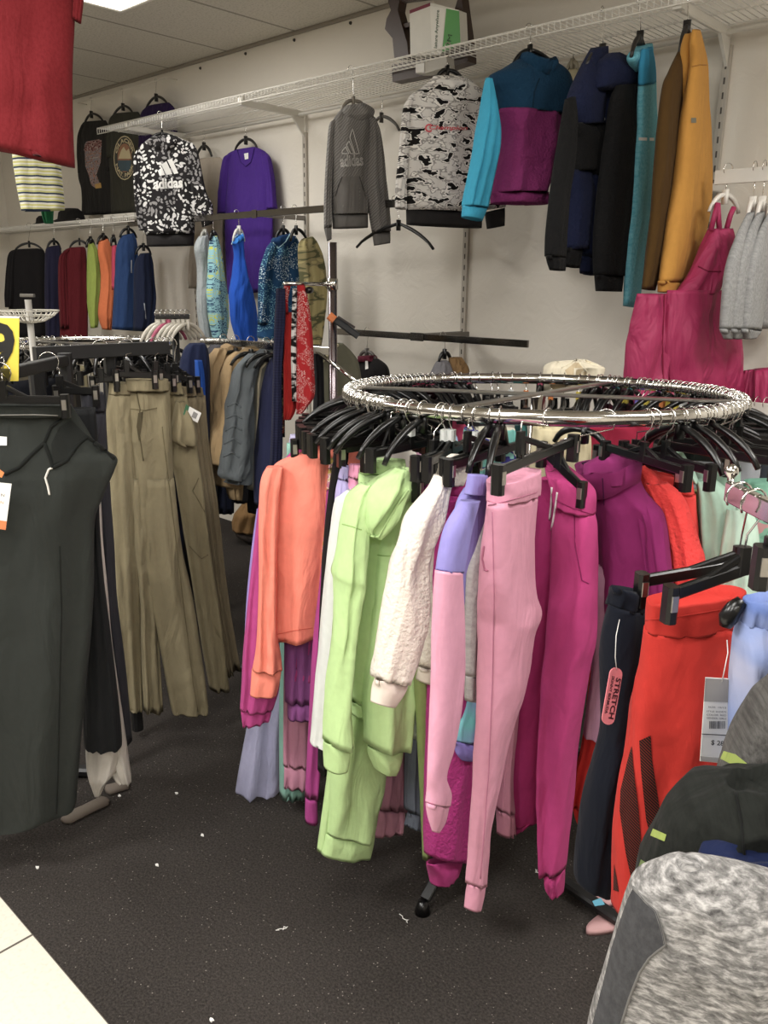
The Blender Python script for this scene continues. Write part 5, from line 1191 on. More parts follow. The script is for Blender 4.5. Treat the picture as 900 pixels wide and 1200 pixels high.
seam('seam', fab('86183c'), r, o['leg'], p, [(779, 345), (776, 400), (778, 460)], .003)
seam('pocket_flap', fab('7d1637'), r, o['bib'], p, [(818, 312), (830, 318), (845, 318)], .002)
WP_ = solid('ded9d0', .3)
thang(p, onr3(853), (850, 228), (832, 240), (866, 246), 'white plastic hanger holding the hot pink snow bib', .0, WP_, .02)
for i, (x, lab) in enumerate(((884, 'grey heather sweatshirt nearest the pink bib'), (895, 'second grey heather sweatshirt from the pink bib'), (908, 'third grey sweatshirt, cut by the right edge'))):
    p = Pl(onr3(x) , 50); s_ = x - 884; gh = fab('858585', 'heather', '9d9d9c', wr=1.1)
    k_ = i * .0
    gar('sweatshirt', lab, 'sweatshirt', p,
        [('body', gh, [(878 + s_, 248, 890 + s_, 246), (870 + s_, 270, 892 + s_, 268), (862 + s_, 320, 892 + s_, 320), (858 + s_, 385, 890 + s_, 385)], K(th=.05, d=-.03)),
         ('sleeve', gh, [(876 + s_, 250, 884 + s_, 248), (863 + s_, 275, 880 + s_, 275), (851 + s_, 310, 878 + s_, 310), (846 + s_, 350, 872 + s_, 350), (843 + s_, 385, 868 + s_, 388)], K(th=.045, d=.03 - .01 * i, tp=(.3, 1, 1, 1))),
         ('cuff', gh, [(843.5 + s_, 385, 868 + s_, 388), (848 + s_, 398, 862 + s_, 396)], K(th=.035, d=.03 - .01 * i, fold=(.002, 3, 0)))])
    thang(p, onr3(x), (882 + s_, 236), (876 + s_, 252), (890 + s_, 250), 'white hanger with blue band in the ' + ('first', 'second', 'third')[i] + ' grey sweatshirt from the bib', 0, WP_, .02)
p = wp(2.86)
t = thing('price_tag', 'cream paper tag on the sleeve of the grey sweatshirt beside the bib', 'tag', None, tuple(p.at(847, 340)))
card(t, 'card', solid('c9c2ae', .7), p, [(842, 321), (850, 321), (849, 340), (841, 340)], 0)
def onr4(x): q_ = wp(2.9).at(x, 483); return V((q_.x, 2.9, R4[2] + .025))
p = Pl(onr4(885) + V((0, .1, 0)), t=V((1, 0, 0)))
gar('snow_pants', 'dark pink padded snow pants low at the right edge above the small white rail', 'pants', p,
    [('leg', bb, [(872, 434, 888, 432), (866, 455, 886, 455), (864, 480, 884, 480), (862, 520, 884, 520)], K(th=.05)), ('leg', bb, [(884, 432, 910, 430), (884, 460, 915, 460), (884, 520, 918, 520)], K(th=.05, d=.02))])
for i, x in enumerate((876, 886, 896)):
    p = Pl(onr4(x), 40)
    gar('knit_top', ('charcoal', 'black', 'slate')[i] + ' top hanging from the low white rail at the right edge', 'top', p, [('body', fab(('2a2a2c', '18181a', '3b4048')[i]), [(870 + i * 11, 505, 888 + i * 11, 503), (864 + i * 11, 530, 890 + i * 11, 530), (862 + i * 11, 640, 890 + i * 11, 640)], K(th=.04))])
    thang(p, onr4(x), (x + 2, 500), (x - 8, 510), (x + 10, 510), 'black hanger of the ' + ('charcoal', 'black', 'slate')[i] + ' top on the low white rail', 0, None, .02)
# ------------------------------------------------------------------ things on top of the long shelf
z = SH + .003
def on(x, y, yy): return wp(yy).at(x, y)
t = thing('wooden_stand', 'dark brown curved wooden stand on the long white shelf', 'stand', None, tuple(on(495, 95, 3.1)))
wd = solid('3d2a20', .45, name='dark_wood'); p = wp(3.03)
def slabp(name, poly, th, m, root, d=0, pl=None):
    pl = pl or p; a = [pl.at(x, y, d + th / 2) for x, y in poly]; b_ = [q_ - pl.n * th for q_ in a]; n = len(a)
    return mesh(name, a + b_, [tuple(range(n))[::-1], tuple(range(n, 2 * n))] + [(i, (i + 1) % n, n + (i + 1) % n, n + i) for i in range(n)], m, root, smooth=False)
slabp('side_panel', [(455, 2), (468, 0), (466, 12), (471, 30), (477, 50), (479, 68), (462, 68), (460, 45), (451, 34), (453, 22), (458, 12)], .05, wd, t)
slabp('side_panel', [(536, 0), (540, -8), (548, 50), (530, 54), (527, 30)], .05, wd, t, d=-.02)
slabp('rail', [(454, 32), (480, 26), (480, 31), (454, 37)], .03, wd, t, d=.0)
slabp('rail', [(455, -2), (548, -14), (548, -8), (455, 4)], .03, wd, t)
slabp('base', [(459, 76), (500, 68), (548, 56), (548, 72), (500, 88), (460, 96)], .06, wd, t, d=.0)
p = wp(3.0)
t = thing('shipping_box', 'white and green printed carton standing in the wooden stand', 'box', None, tuple(p.at(508, 75)))
slabp('carton', [(480, 12), (504, 3), (538, 12), (540, 52), (514, 64), (481, 66)], .05, solid('d9d6cc', .6), t, d=0)
dg_ = .026
card(t, 'green_panel', solid('4f9a4a', .6), p, [(523, 10), (538, 13), (539.5, 52), (518, 62)], dg_, .001)
card(t, 'wine_band', solid('7a2038', .6), p, [(480, 12), (504, 3), (504, 7), (480, 16)], dg_, .001)
c_ = card(t, 'white_panel', solid('e4e1d8', .6), p, [(504, 7), (522, 10), (517, 62), (506, 64)], dg_, .0008)
text('lettering', 'Nature Anywhere', solid('3a5a40', .7), t, c_, p, (513, 60), (516, 12), 5, lift=.0015, bold=.01)
text('lettering', 'IM', solid('2a4a2a', .7), t, None, p, (528, 52), (530, 41), 5, lift=.001, d=dg_ + .002)
t = thing('cardboard_box', 'small white carton under the wooden stand on the shelf', 'box', None, tuple(p.at(497, 85)))
slabp('carton', [(487, 75), (497, 73), (523, 66), (524, 78), (498, 86), (487, 86)], .05, solid('bdb9b0', .6), t, d=.07)
slabp('end_label', [(487, 75.5), (497, 73.5), (497, 84.5), (487, 85)], .004, PAPER, t, d=.098)
# ------------------------------------------------------------------ low wire shelf at far left with its row of tops
LZ = wp(2.845).at(0, 270).z; x0 = wp(2.845).at(-60, 275).x; x1 = wp(2.845).at(158, 257).x
wire_shelf(x0, x1, 2.845, WY - .02, LZ + .02, 'lower white wire shelf at the far left carrying flat caps and a packet', .03)
def ons(x): q_ = wp(2.845).at(x, 265); return V((q_.x, 2.845, LZ + .02))
ROW = [
 ('top', 'black long-sleeved top, leftmost under the low wire shelf', fab('1f1d1e'), 8, 34, (34, 285), [(20, 292, 45, 291), (11, 296, 52, 295), (8, 312, 55, 312), (10, 350, 56, 350), (10, 395, 56, 395)], [[(13, 295, 20, 293), (8, 308, 18, 308), (5.5, 340, 18, 340), (6, 360, 16, 360)]]),
 ('top', 'dark navy top between the black top and the maroon sweater', fab('26253c'), 40, 62, (63, 282), [(57, 289, 69, 287), (53, 296, 72, 296), (52, 340, 72, 340), (54, 400, 72, 400)], []),
 ('sweater', 'maroon round-neck sweater under the low wire shelf', fab('5e1820'), 20, 92, (93, 282), [(82, 290, 98, 289), (73, 296, 101, 294), (70, 315, 102, 313), (71, 350, 103, 350), (70, 400, 103, 400)], [[(76, 294, 82, 292), (69, 303, 78, 302), (68, 335, 79, 335), (70, 385, 82, 385)]]),
 ('jacket', 'lime green top hanging edge-on beside the maroon sweater', fab('93a545'), 60, 106, (106, 280), [(104, 286, 109, 284), (103, 300, 115, 296), (102.5, 330, 119, 334), (103, 360, 116, 358), (106, 385, 113, 383)], []),
 ('jacket', 'orange ribbed top hanging edge-on between lime and blue', fab('d9723f'), 60, 120, (121, 276), [(116, 283, 125, 279), (115, 296, 132, 292), (119, 323, 135, 315), (117, 350, 135, 350), (116, 370, 134, 365), (121, 386, 130, 387)], []),
 ('jacket', 'bright pink top, a sliver between the orange and blue tops', fab('c8405e'), 60, 133, (133, 278), [(131, 288, 136, 287), (131, 300, 138, 300), (132, 340, 138, 340)], []),
 ('jacket', 'slate blue fleece jacket with zipped collar under the low wire shelf', fab('27406b'), 50, 148, (150, 268), [(143, 276, 156, 273), (137, 290, 160, 284), (135, 315, 161, 310), (134, 350, 160, 350), (132, 386, 158, 388)], []),
 ('jacket', 'dark navy jacket with a small chest zip at the right end of the row', fab('1b2238'), 46, 168, (168, 288), [(165, 297, 176, 296), (158, 310, 179, 310), (157, 345, 182, 350), (157, 388, 179, 388)], []),
]
for nm, lab, m_, yaw, hx, nk, rows, sl in ROW:
    P = ons(hx); p = Pl(P, yaw)
    r, o = gar({'top': 'long_sleeve_top', 'sweater': 'sweater', 'jacket': 'jacket'}[nm], lab, nm, p, [('body', m_, rows, K(th=.05, tp=(.4, .9, 1, 1)))] + [('sleeve', m_, s_, K(th=.04, d=.03, tp=(.3, 1, 1, 1))) for s_ in sl])
    w_ = (rows[1][2] - rows[1][0]) * .42
    thang(p, P, nk, (nk[0] - w_, nk[1] + 8), (nk[0] + w_, nk[1] + 8), 'black hanger of the ' + lab.split(',')[0].split(' beside')[0].split(' between')[0].split(' under')[0].split(' at')[0], 0, None, .014)
    if 'zip' in lab: seam('zip', solid('8a8f98', .4), r, o['body'], p, [(154, 305), (154, 320)] if 'slate' in lab else [(169, 355), (171, 374)], .004)
# packet, caps
q = wp(2.96); t = thing('packet', 'flat white packet on the low wire shelf', 'packet', None, tuple(q.at(140, 257)))
c_ = slabp('carton', [(121, 252), (157, 249), (158, 256.5), (123, 261)], .2, solid('c9c4b8', .5), t, d=.0, pl=q)
card(t, 'printed_mark', solid('6a665e', .6), q, [(129, 254), (131.5, 253.8), (131.5, 256.8), (129, 257)], .102, .001)
for i, (x, y, w_, lab) in enumerate(((84, 262, 32, 'black brimmed hat lying on the low wire shelf'), (52, 266, 20, 'dark flat cap at the left on the low wire shelf'))):
    c = wp(3.0).at(x, y); c.z = LZ + .025; t = thing('hat', lab, 'hat', None, tuple(c)); R_ = w_ / FPX * 5.8; vs = []; fs = []; prof = [(1, 0), (1, .008), (.8, .02), (.62, .03), (.55, .075), (.35, .1), (0.01, .105)]; n = 24
    for rr_, zz in prof:
        for j in range(n): a = 2 * math.pi * j / n; vs.append(c + V((math.cos(a) * rr_ * R_ * 1.1, math.sin(a) * rr_ * R_ * .7, zz * (1 - .3 * i))))
    for a in range(len(prof) - 1):
        for j in range(n): fs.append((a * n + j, a * n + (j + 1) % n, (a + 1) * n + (j + 1) % n, (a + 1) * n + j))
    mesh('crown', vs[n * 2:], [tuple(v - 2 * n for v in f) for f in fs if min(f) >= 2 * n], fab('1d1b1a'), t); mesh('brim', vs[:3 * n], [f for f in fs if max(f) < 3 * n], fab('24211f'), t)
# striped top with green piece, big red shirt
SW = solid('8a857c', .4)
def wirehang(x, y, pl, lab, L, R, hlab):
    pass
p = dp(42, 200, 3.4, 18); st = fab('d2cf7c', 'stripes', 'e3e2d4', '35425e', 'cfcf86', sc=.9)
P = p.at(42, 118)
r, o = gar('striped_top', 'yellow, white and navy striped top hanging below the large red shirt', 'top', p,
    [('body', st, [(30, 140, 56, 140), (18, 150, 68, 150), (14, 178, 70, 180), (17, 205, 72.5, 206), (21, 228, 75, 230), (25, 247.5, 76, 246)], K(th=.05, fold=(.006, 3, 1), tp=(.4, 1, 1, 1)))])
g2 = p
r, o = gar('green_top', 'dark green top, only its tail showing below the striped one', 'top', Pl(p.o + fh * .1, 18), [('body', fab('1f6a45'), [(42, 170, 66, 170), (44, 220, 66, 220), (48, 248, 63, 248), (52, 262, 62.5, 262)], K(th=.03))])
def ceilwire(P, lab):
    o_ = MB().tube([V((P.x, P.y, P.z)), V((P.x, P.y, CZ))], .002, 6).build('hanging_wire', STEEL); o_['label'] = lab; o_['category'] = 'wire'
H = V((p.at(42, 112).x, p.at(42, 112).y, p.at(42, 112).z))
hanger('top', H, p.at(24, 146), p.at(62, 146), 'hanger hidden inside the striped top', None, .012, neckf=p.at(43, 136)); ceilwire(H + V((0, 0, .012)), 'thin ceiling wire above the striped top')
p = dp(40, 80, 2.15, 8); rr2 = fab('74181f', 'heather', '7e1f26', wr=1.0)
r, o = gar('tshirt', 'large red tee hanging high in the top left corner', 'top', p,
    [('body', rr2, [(-90, -230, 0, -232), (-130, -200, 50, -205), (-140, -150, 70, -150), (-140, -60, 86, -60), (-138, 0, 88, 0), (-136, 60, 86, 60), (-134, 100, 85, 130), (-130, 143, 87, 196)], K(th=.07, fold=(.012, 4, 1), tp=(.4, 1, 1, 1, 1))),
     ('sleeve', rr2, [(40, -205, 60, -200), (60, -140, 84, -130), (76, -60, 100, -50), (84, -10, 99, -10), (84, 22, 95, 28)], K(th=.045, d=.0, tp=(.3, 1, 1, .8)))])
H = p.at(-40, -270)
hanger('top', H, p.at(-125, -205), p.at(50, -208), 'hanger of the large red tee above the top left corner', None, .014, neckf=p.at(-40, -235))
if H.z < CZ - .05: ceilwire(H + V((0, 0, .014)), 'thin ceiling wire above the large red tee')
print('REDTEE', H.z)
# ------------------------------------------------------------------ left rack with trousers
# black two-way bar over the khaki trousers
Zb = 2.62
ba = EYE + ray(40, 411) * 2.45; bb_ = EYE + ray(196, 411) * 2.75; zb = (ba.z + bb_.z) / 2; ba.z = bb_.z = zb
BR = thing('bar_rack', 'matte black straight rack bar with khaki trousers on clip hangers at the left', 'clothing rack', None, ((ba.x + bb_.x) / 2, (ba.y + bb_.y) / 2, 0))
MB().beam(ba, bb_, .03, .042, bev=.1).build('bar', BLKM, BR, smooth=False)
BT = (bb_ - ba).normalized()
MB().beam(ba - V((0, 0, .02)) - BT * .0, ba + V((0, 0, .022)) - V((0, 0, .15)), .03, .045, up=BT).build('end_plate', BLKM, BR, smooth=False)
md = (ba + bb_) / 2; md = V((md.x, md.y, 0)) + fh * .04
MB().beam(V((md.x, md.y, .03)), V((md.x, md.y, zb - .02)), .035, .035, up=BT).build('post', BLKM, BR, smooth=False)
TAU = solid('6e6358', .7)
fo = hz(98, 950, 0)
for (x0_, y0_), (x1_, y1_) in (((74, 960), (126, 935)), ((124, 925), (150, 917))):
    a_ = hz(x0_, y0_, .012); b_ = hz(x1_, y1_, .012); f_ = MB(); f_.tube([a_ - (b_ - a_) * .02 + V((0, 0, 0)), a_ + (b_ - a_) * .08, a_ + (b_ - a_) * .5, b_ - (b_ - a_) * .08, b_], [.012, .026, .024, .026, .012], 12)
    f_.v = [V((v.x, v.y, .0 + max(0, v.z) * .55)) for v in f_.v]; f_.build('foot', TAU, BR, label='taupe rounded foot')
def onbar(x, zo=.022): 
    lo, hi = -.5, 1.8
    for _ in range(40):
        m_ = (lo + hi) / 2; q_ = ba.lerp(bb_, m_)
        if proj(q_)[0] < x: lo = m_
        else: hi = m_
    return q_ + V((0, 0, zo - .012))
kh = fab('8f8466', wr=1.5); kh2 = fab('857a5d', wr=1.5); kh3 = fab('7d7057', wr=1.5)
def bp_(x, yaw, off=0): P = onbar(x); return Pl(P - fh * off, yaw)
def trous(label, m, pl, waist, legs, hk, L, R, neck, hlab, fold=(.008, 2, 1), extra=()):
    r, o = gar('trousers', label, 'trousers', pl, [('waistband', m, waist, K(th=.03, fold=(.003, 3, 0), tp=(.9, 1, 1)))] + [('leg', m, l, K(th=.04, fold=fold, d=dd_)) for l, dd_ in legs])
    if hlab: chang(pl, hk, L, R, hlab, .035, neck=neck, rr=.024)
    return r, o
p = bp_(138, 20, .0)
r, o = trous('khaki trousers with one visible leg, leftmost of the khaki row', kh, p, [(448, 128, 152), (462, 127, 154)],
    [([(461, 127, 154), (490, 124, 156), (533, 127, 158), (600, 131, 162), (700, 137, 165), (817, 149, 167), (829, 152, 167)], 0)], onbar(118), (108, 446), (136, 443), (118, 436), 'black clip hanger of the leftmost khaki trousers')
p = bp_(172, 24, .06)
r, o = trous('khaki trousers with flat front and open fly, widest of the khaki row', kh, p, [(444, 147, 197), (458, 148, 198)],
    [([(457, 148, 199), (500, 150, 201), (540, 151, 203), (590, 152, 205), (640, 156, 206)], -.012), ([(560, 152, 182), (640, 157, 182), (700, 163, 184), (765, 165, 187), (832, 168, 191)], .0), ([(560, 165, 204), (640, 168, 213), (700, 176, 226), (765, 188, 236), (820, 198, 243), (835.5, 202, 243)], .02)], onbar(148), (136, 438), (181, 440), (148, 427), 'black clip hanger of the open-fly khaki trousers')
seam('fly', fab('5e553e'), r, o['leg'], p, [(160, 460), (164, 480), (162, 500), (165, 520), (168, 540)], .002)
seam('crease', fab('6f6549'), r, o['leg'], p, [(190, 500), (202, 600), (214, 700), (226, 800), (232, 834)], .0016)
patch('fly_opening', fab('544c38'), r, o['leg'], p, [(162, 484), (168, 482), (166, 500), (163, 518), (160, 500)], lift=.003)
seam('pocket', fab('6f6549'), r, o['leg'], p, [(152, 479), (170, 481), (184, 478)], .0016)
p = bp_(200, 26, .02)
r, o = trous('khaki trousers with a folded-over flap and a white and green tag', kh2, p, [(448, 193, 212), (462, 196, 216)],
    [([(461, 196, 218), (500, 198, 229), (540, 200, 234), (560, 205, 237), (640, 218, 246), (700, 228, 255), (765, 238, 264), (808, 246, 269)], 0), ([(470, 206, 216), (490, 203, 226), (506, 200, 231), (516, 200, 232), (522, 210, 230)], .035)], onbar(180), (188, 438), (203, 444), (182, 428), 'black clip hanger of the tagged khaki trousers')
for q_ in ([(233, 560), (226, 575), (240, 600)], [(222, 640), (236, 655), (244, 650)]): seam('crease', fab('6a5f47'), r, o['leg'], p, q_, .0016)
tgp = Pl(p.o + p.n * .06, 26); t = thing('price_tag', 'white and green tag on the folded khaki trousers', 'tag', None, tuple(tgp.at(224, 495))); 
card(t, 'card', PAPER, tgp, [(218, 474), (236, 484), (231.5, 495.5), (214.5, 486)], 0); card(t, 'green_end', solid('2f6a45', .6), tgp, [(218, 474), (222, 476.2), (218.6, 488), (214.5, 486)], .0012, .0008)
card(t, 'printed_block', solid('8d8a88', .7), tgp, [(227, 482), (232, 485), (229.5, 491), (224.5, 488.5)], .0012, .0008)
for k_, (dx, mt_, lab) in enumerate(((0, kh3, 'brownish khaki trousers right of the tagged pair'), (9, kh3, 'last brownish khaki trousers at the right end of the row'))):
    p = bp_(212 + dx, 30, -.03 - .05 * k_)
    trous(lab, mt_, p, [(452 + k_ * 2, 212 + dx, 228 + dx), (464, 214 + dx, 230 + dx)], [([(463, 214 + dx, 231 + dx), (520, 222 + dx, 236 + dx), (600, 232 + dx, 247 + dx), (700, 244 + dx, 259 + dx), (790 - 6 * k_, 258 + dx, 273 + dx)], 0)],
          onbar(190 + dx), (206 + dx, 440), (222 + dx, 446), (196 + dx, 430), 'black clip hanger of the ' + ('first' if k_ == 0 else 'last') + ' brownish khaki trousers')
# the hooks crowding behind the bar
rnd = random.Random(9)
def bunch2(a0, a1, n, label, group):
    for i in range(n):
        a = a0 + (a1 - a0) * (i + rnd.uniform(.2, .8)) / n; ar = math.radians(a); P = V((R2C.x + R2R * math.cos(ar), R2C.y + R2R * math.sin(ar), R2C.z))
        dup(protos[rnd.choice((0, 1))], P, ar + rnd.uniform(-.2, .2), label, group, (1, 1, 1))
bunch2(0, 360, 64, 'black plastic hanger on the left round rack', 'hangers on the left round rack')
cols = ['26262a', '3a3f55', '8a2a30', '5a5648', '2a2a2e', 'b9ab84', '313a4c', '1f1f22', '6e6450', '23252e', '44403a', '2c2f3d']
for i in range(12):
    a = math.radians(i * 30 + 12); P0 = V((R2C.x + R2R * math.cos(a), R2C.y + R2R * math.sin(a), R2C.z)); rad = V((math.cos(a), math.sin(a), 0)); pl = Pl(P0, t=rad)
    if (EYE - P0).dot(pl.n) < 0: pl.n = -pl.n
    if abs((P0 - EYE).normalized().dot(pl.n)) < .05: continue
    rows = []
    for zz, hw in ((-.13, .13), (-.3, .15), (-.6, .13), (-1.0, .11)):
        l = proj(P0 + rad * -hw + V((0, 0, zz))); r_ = proj(P0 + rad * hw + V((0, 0, zz))); rows.append((l[0], l[1], r_[0], r_[1]))
    gar('trousers', ('charcoal', 'slate', 'brick red', 'drab olive', 'dark grey', 'sand', 'steel blue', 'black', 'taupe', 'ink blue', 'umber', 'midnight')[i] + ' trousers on the left round rack', 'trousers', pl, [('leg', fab(cols[i]), rows, K(th=.025, sub=3, n=20))])
# black wide trousers nearest
Pb = EYE + ray(40, 470) * 2.02; p = Pl(Pb, 6); bt = fab('2d302d', wr=1.0)
ra_ = p.at(-40, 432); 
r, o = gar('trousers', 'wide black trousers with drooping waistband, nearest at the left edge', 'trousers', p,
    [('leg', bt, [(474, -70, 84), (500, -72, 100), (523, -72, 115), (536, -72, 137), (550, -72, 135), (562, -72, 130), (585, -72, 120), (613, -72, 111), (680, -72, 110), (747, -72, 107), (830, -72, 99), (913, -72, 92), (945, -72, 89), (-72, 972, 80, 950), (-72, 978, 66, 955)], K(th=.06, fold=(.009, 3, 1), wr=.6, tp=(.4, .9, 1, 1))),
     ('waistband', bt, [(-72, 473, 84, 474), (-72, 487, 84, 488)], K(th=.03, d=.02, fold=(.002, 3, 0), tp=(1, 1, 1)))])
seam('waist_edge', fab('8a8882'), r, o['waistband'], p, [(-40, 487), (0, 486.5), (40, 486), (68, 487)], .0014)
seam('waist_fold', fab('1a1c1a'), r, o['leg'], p, [(5, 556), (22, 548), (40, 530), (52, 519), (58, 535), (62, 548)], .005)
seam('waist_fold', fab('1a1c1a'), r, o['leg'], p, [(62, 548), (78, 540), (92, 520), (102, 512), (116, 522), (134, 538)], .005)
seam('waist_fold', fab('1a1c1a'), r, o['leg'], p, [(52, 519), (60, 500), (72, 492)], .004)
patch('inner_waist', fab('1f211f'), r, o['leg'], p, [(62, 544), (60, 520), (70, 500), (84, 492), (96, 505), (104, 512), (90, 522), (78, 538)], lift=.003, label='darker inner waistband')
seam('drawcord', fab('d9d4cc'), r, o['leg'], p, [(62, 548), (57, 550), (53, 560), (56, 570), (58, 580)], .0028)
seam('leg_seam', fab('1f211f'), r, o['leg'], p, [(70, 640), (72, 720), (70, 800), (68, 900), (66, 954)], .0018)
patch('neck_label', PAPER, r, o['leg'], p, [(-3, 511), (8, 512), (8, 522), (-3, 522)], cuts=2, lift=.003)
FB = p.at(-50, 430); FB2 = V((p.at(90, 425).x, p.at(90, 425).y, FB.z)) 
rb_ = thing('bar_rack', 'black rack arm holding the wide black trousers at the left edge', 'clothing rack', None, (FB.x, FB.y, 0))
fw2 = Pl(Pb, 6); ca = p.at(0, 440); cdir = fh
cb = ca - fh * .12; ce = ca + fh * .42
MB().beam(V((cb.x, cb.y, ca.z)), V((ce.x, ce.y, ca.z)), .03, .03, bev=.1).build('arm', BLKM, rb_, smooth=False)
MB().beam(V((ce.x, ce.y, .03)), V((ce.x, ce.y, ca.z + .02)), .035, .035, up=rh).build('post', BLKM, rb_, smooth=False)
MB().beam(V((ce.x, ce.y, .02)) - rh * .3, V((ce.x, ce.y, .02)) + rh * .02, .04, .03).build('base_bar', BLKM, rb_, smooth=False)
chang(p, V((ca.x, ca.y, ca.z + .006)), (-70, 467), (76, 469), 'wide black clip hanger of the nearest black trousers', .06, neck=(3, 452), rr=.026)
# orange and white tag
q_ = Pl(p.at(0, 600, .12), 6); t = thing('hang_tag', 'white hang tag with orange band on the wide black trousers', 'tag', None, tuple(q_.at(0, 620)))
c_ = card(t, 'card', PAPER, q_, [(-16, 564), (13.5, 567), (6.5, 621), (-22, 617)], 0)
card(t, 'orange_band', solid('e0783a', .6), q_, [(-20.6, 607), (7.8, 611), (6.5, 621), (-22, 617)], .0012, .0008)
text('lettering', 'N', solid('55514e', .7), t, c_, q_, (1, 581.5), (5, 582), 3, lift=.0014)
text('lettering', 'IN', solid('d98a60', .7), t, c_, q_, (-1, 590), (4, 590.5), 3, lift=.0014)
card(t, 'orange_tab', solid('e8823a', .6), q_, [(-2, 549), (5, 554), (2, 560), (-4, 557)], .0, .001)
# second black pair, white pair, charcoal jeans behind
p = Pl(EYE + ray(118, 700) * 2.27, 12); b2 = fab('1c1d1e', wr=1.0)
r, o = gar('trousers', 'soft black trousers with a white stripe lining between the wide black and charcoal pairs', 'trousers', p,
    [('leg', b2, [(478, 80, 112), (540, 85, 116), (613, 92, 117), (680, 95, 122), (747, 96, 130), (830, 97, 140), (870, 98, 143), (875, 99, 141)], K(th=.035))])
p = Pl(EYE + ray(118, 700) * 2.33, 12); ww = fab('c9c2b8', wr=1.2)
r, o = gar('trousers', 'white trousers seen as a thin stripe and a pale hem above the floor', 'trousers', p,
    [('leg', ww, [(586, 100, 118), (600, 102, 119), (640, 104, 121), (700, 106, 127), (750, 108, 131), (800, 110, 138), (860, 112, 147), (905, 130, 153), (917, 138, 154)], K(th=.035)),
     ('leg', ww, [(780, 99, 124), (860, 100, 138), (900, 101, 137), (917, 106, 125), (933, 111, 117)], K(th=.03, d=.02))])
p = Pl(EYE + ray(118, 600) * 2.34, 14); cj = fab('34343a', wr=1.0)
r, o = trous('charcoal grey trousers between the black pair and the khaki row', cj, p, [(460, 94, 121), (482, 96, 124)],
    [([(481, 96, 124), (523, 98, 126), (560, 100, 128), (640, 105, 134), (700, 109, 137), (780, 117, 147), (868, 124, 155)], 0)], p.at(108, 428), (88, 455), (112, 456), (104, 442), None)
seam('waist_stitching', fab('1f1f24'), r, o['waistband'], p, [(97, 480), (110, 481), (123, 482)], .002)
chang(p, V((ca.x, ca.y, ca.z)) + fh * .3 + V((0, 0, .006)), (66, 458), (112, 458), 'black clip hanger of the charcoal trousers', .03, neck=(70, 446), rr=.026)
# yellow number sign
ys = Pl(EYE + ray(10, 410) * 2.0, 4); t = thing('price_sign', 'yellow card sign with a big black 9 at the left edge', 'sign', None, tuple(ys.at(-10, 448)))
c_ = card(t, 'card', solid('e6cf1e', .55), ys, [(-55, 369), (22.5, 371), (21.5, 446.5), (-55, 449)], 0, .003)
card(t, 'card_edge', PAPER, ys, [(-55, 369), (22.8, 371), (22.5, 373), (-55, 371)], .0005, .003)
text('lettering', '9', solid('15120f', .6), t, c_, ys, (-17, 436), (17, 436), 58, bold=.035, lift=.002)
MB().tube([ys.at(2, 450, .0), ys.at(1, 440, .006), ys.at(5, 425, .006), ys.at(4, 418, .006), ys.at(-3, 422, .006), ys.at(-4, 460, 0), ys.at(-4, 476, 0)], .0016, 6).build('wire_holder', CHROME, t)
# wire basket on pedestal
bz = hz(33, 362, 1.42)
k = 3.1; bc_ = EYE + ray(34, 364) * k
t = thing('wire_basket_stand', 'round wire basket on a white pedestal above the yellow sign', 'stand', None, (bc_.x, bc_.y, 0)); R_ = 33 / FPX * k
rg = MB()
for rr_, zz in ((1, 0), (.8, -.018), (.5, -.036)): rg.tube([bc_ + V((math.cos(a) * R_ * rr_, math.sin(a) * R_ * rr_, zz)) for a in [2 * math.pi * j / 24 for j in range(24)]], .0028, 5, close=True)
for j in range(28):
    a = 2 * math.pi * j / 28; rg.tube([bc_ + V((math.cos(a) * R_ * q, math.sin(a) * R_ * q, zz)) for q, zz in ((1, 0), (.8, -.02), (.5, -.038), (.1, -.045))], .0022, 5)
rg.build('wire_bowl', solid('cfcabc', .4), t)
MB().tube([V((bc_.x, bc_.y, .02)), V((bc_.x, bc_.y, bc_.z + .04))], .012, 10).build('pedestal', solid('b9b5ac', .4), t)
MB().beam(bc_ + V((0, 0, .055)) - rh * .025, bc_ + V((0, 0, .055)) + rh * .025, .02, .012).build('top_plate', solid('6e6a62', .4), t, smooth=False)
MB().tube([V((bc_.x, bc_.y, 0)), V((bc_.x, bc_.y, .02))], [.15, .13], 20).build('base', solid('b9b5ac', .4), t)
# white hangers cluster
wr_ = dp(205, 372, 3.5, 20); cr_a = wr_.at(182, 371); cr_b = wr_.at(222, 373); cr_b.z = cr_a.z
t = thing('bar_rack', 'short dark rail carrying empty white hangers left of the pale grey vest', 'clothing rack', None, tuple(V((cr_a.x, cr_a.y, 0))))
MB().beam(cr_a, cr_b, .02, .02).build('rail', BLKM, t, smooth=False)
MB().tube([V(((cr_a.x + cr_b.x) / 2, (cr_a.y + cr_b.y) / 2, .02)) + fh * .03, V(((cr_a.x + cr_b.x) / 2, (cr_a.y + cr_b.y) / 2, cr_a.z)) + fh * .03], .016, 10).build('post', BLKM, t)
for i in range(7):
    P = cr_a.lerp(cr_b, (i + .5) / 7) + V((0, 0, .012)); dx = i * 5.4; pl = Pl(P, 58)
    hanger('top', P, P - pl.t * .1 - V((0, 0, .1)), P + pl.t * .1 - V((0, 0, .1)), 'empty white plastic hanger on the short dark rail', 'empty white hangers', .016, solid('cfc9bb', .35) if i != 2 else solid('c05a7a', .4), neckf=P - V((0, 0, .04)))
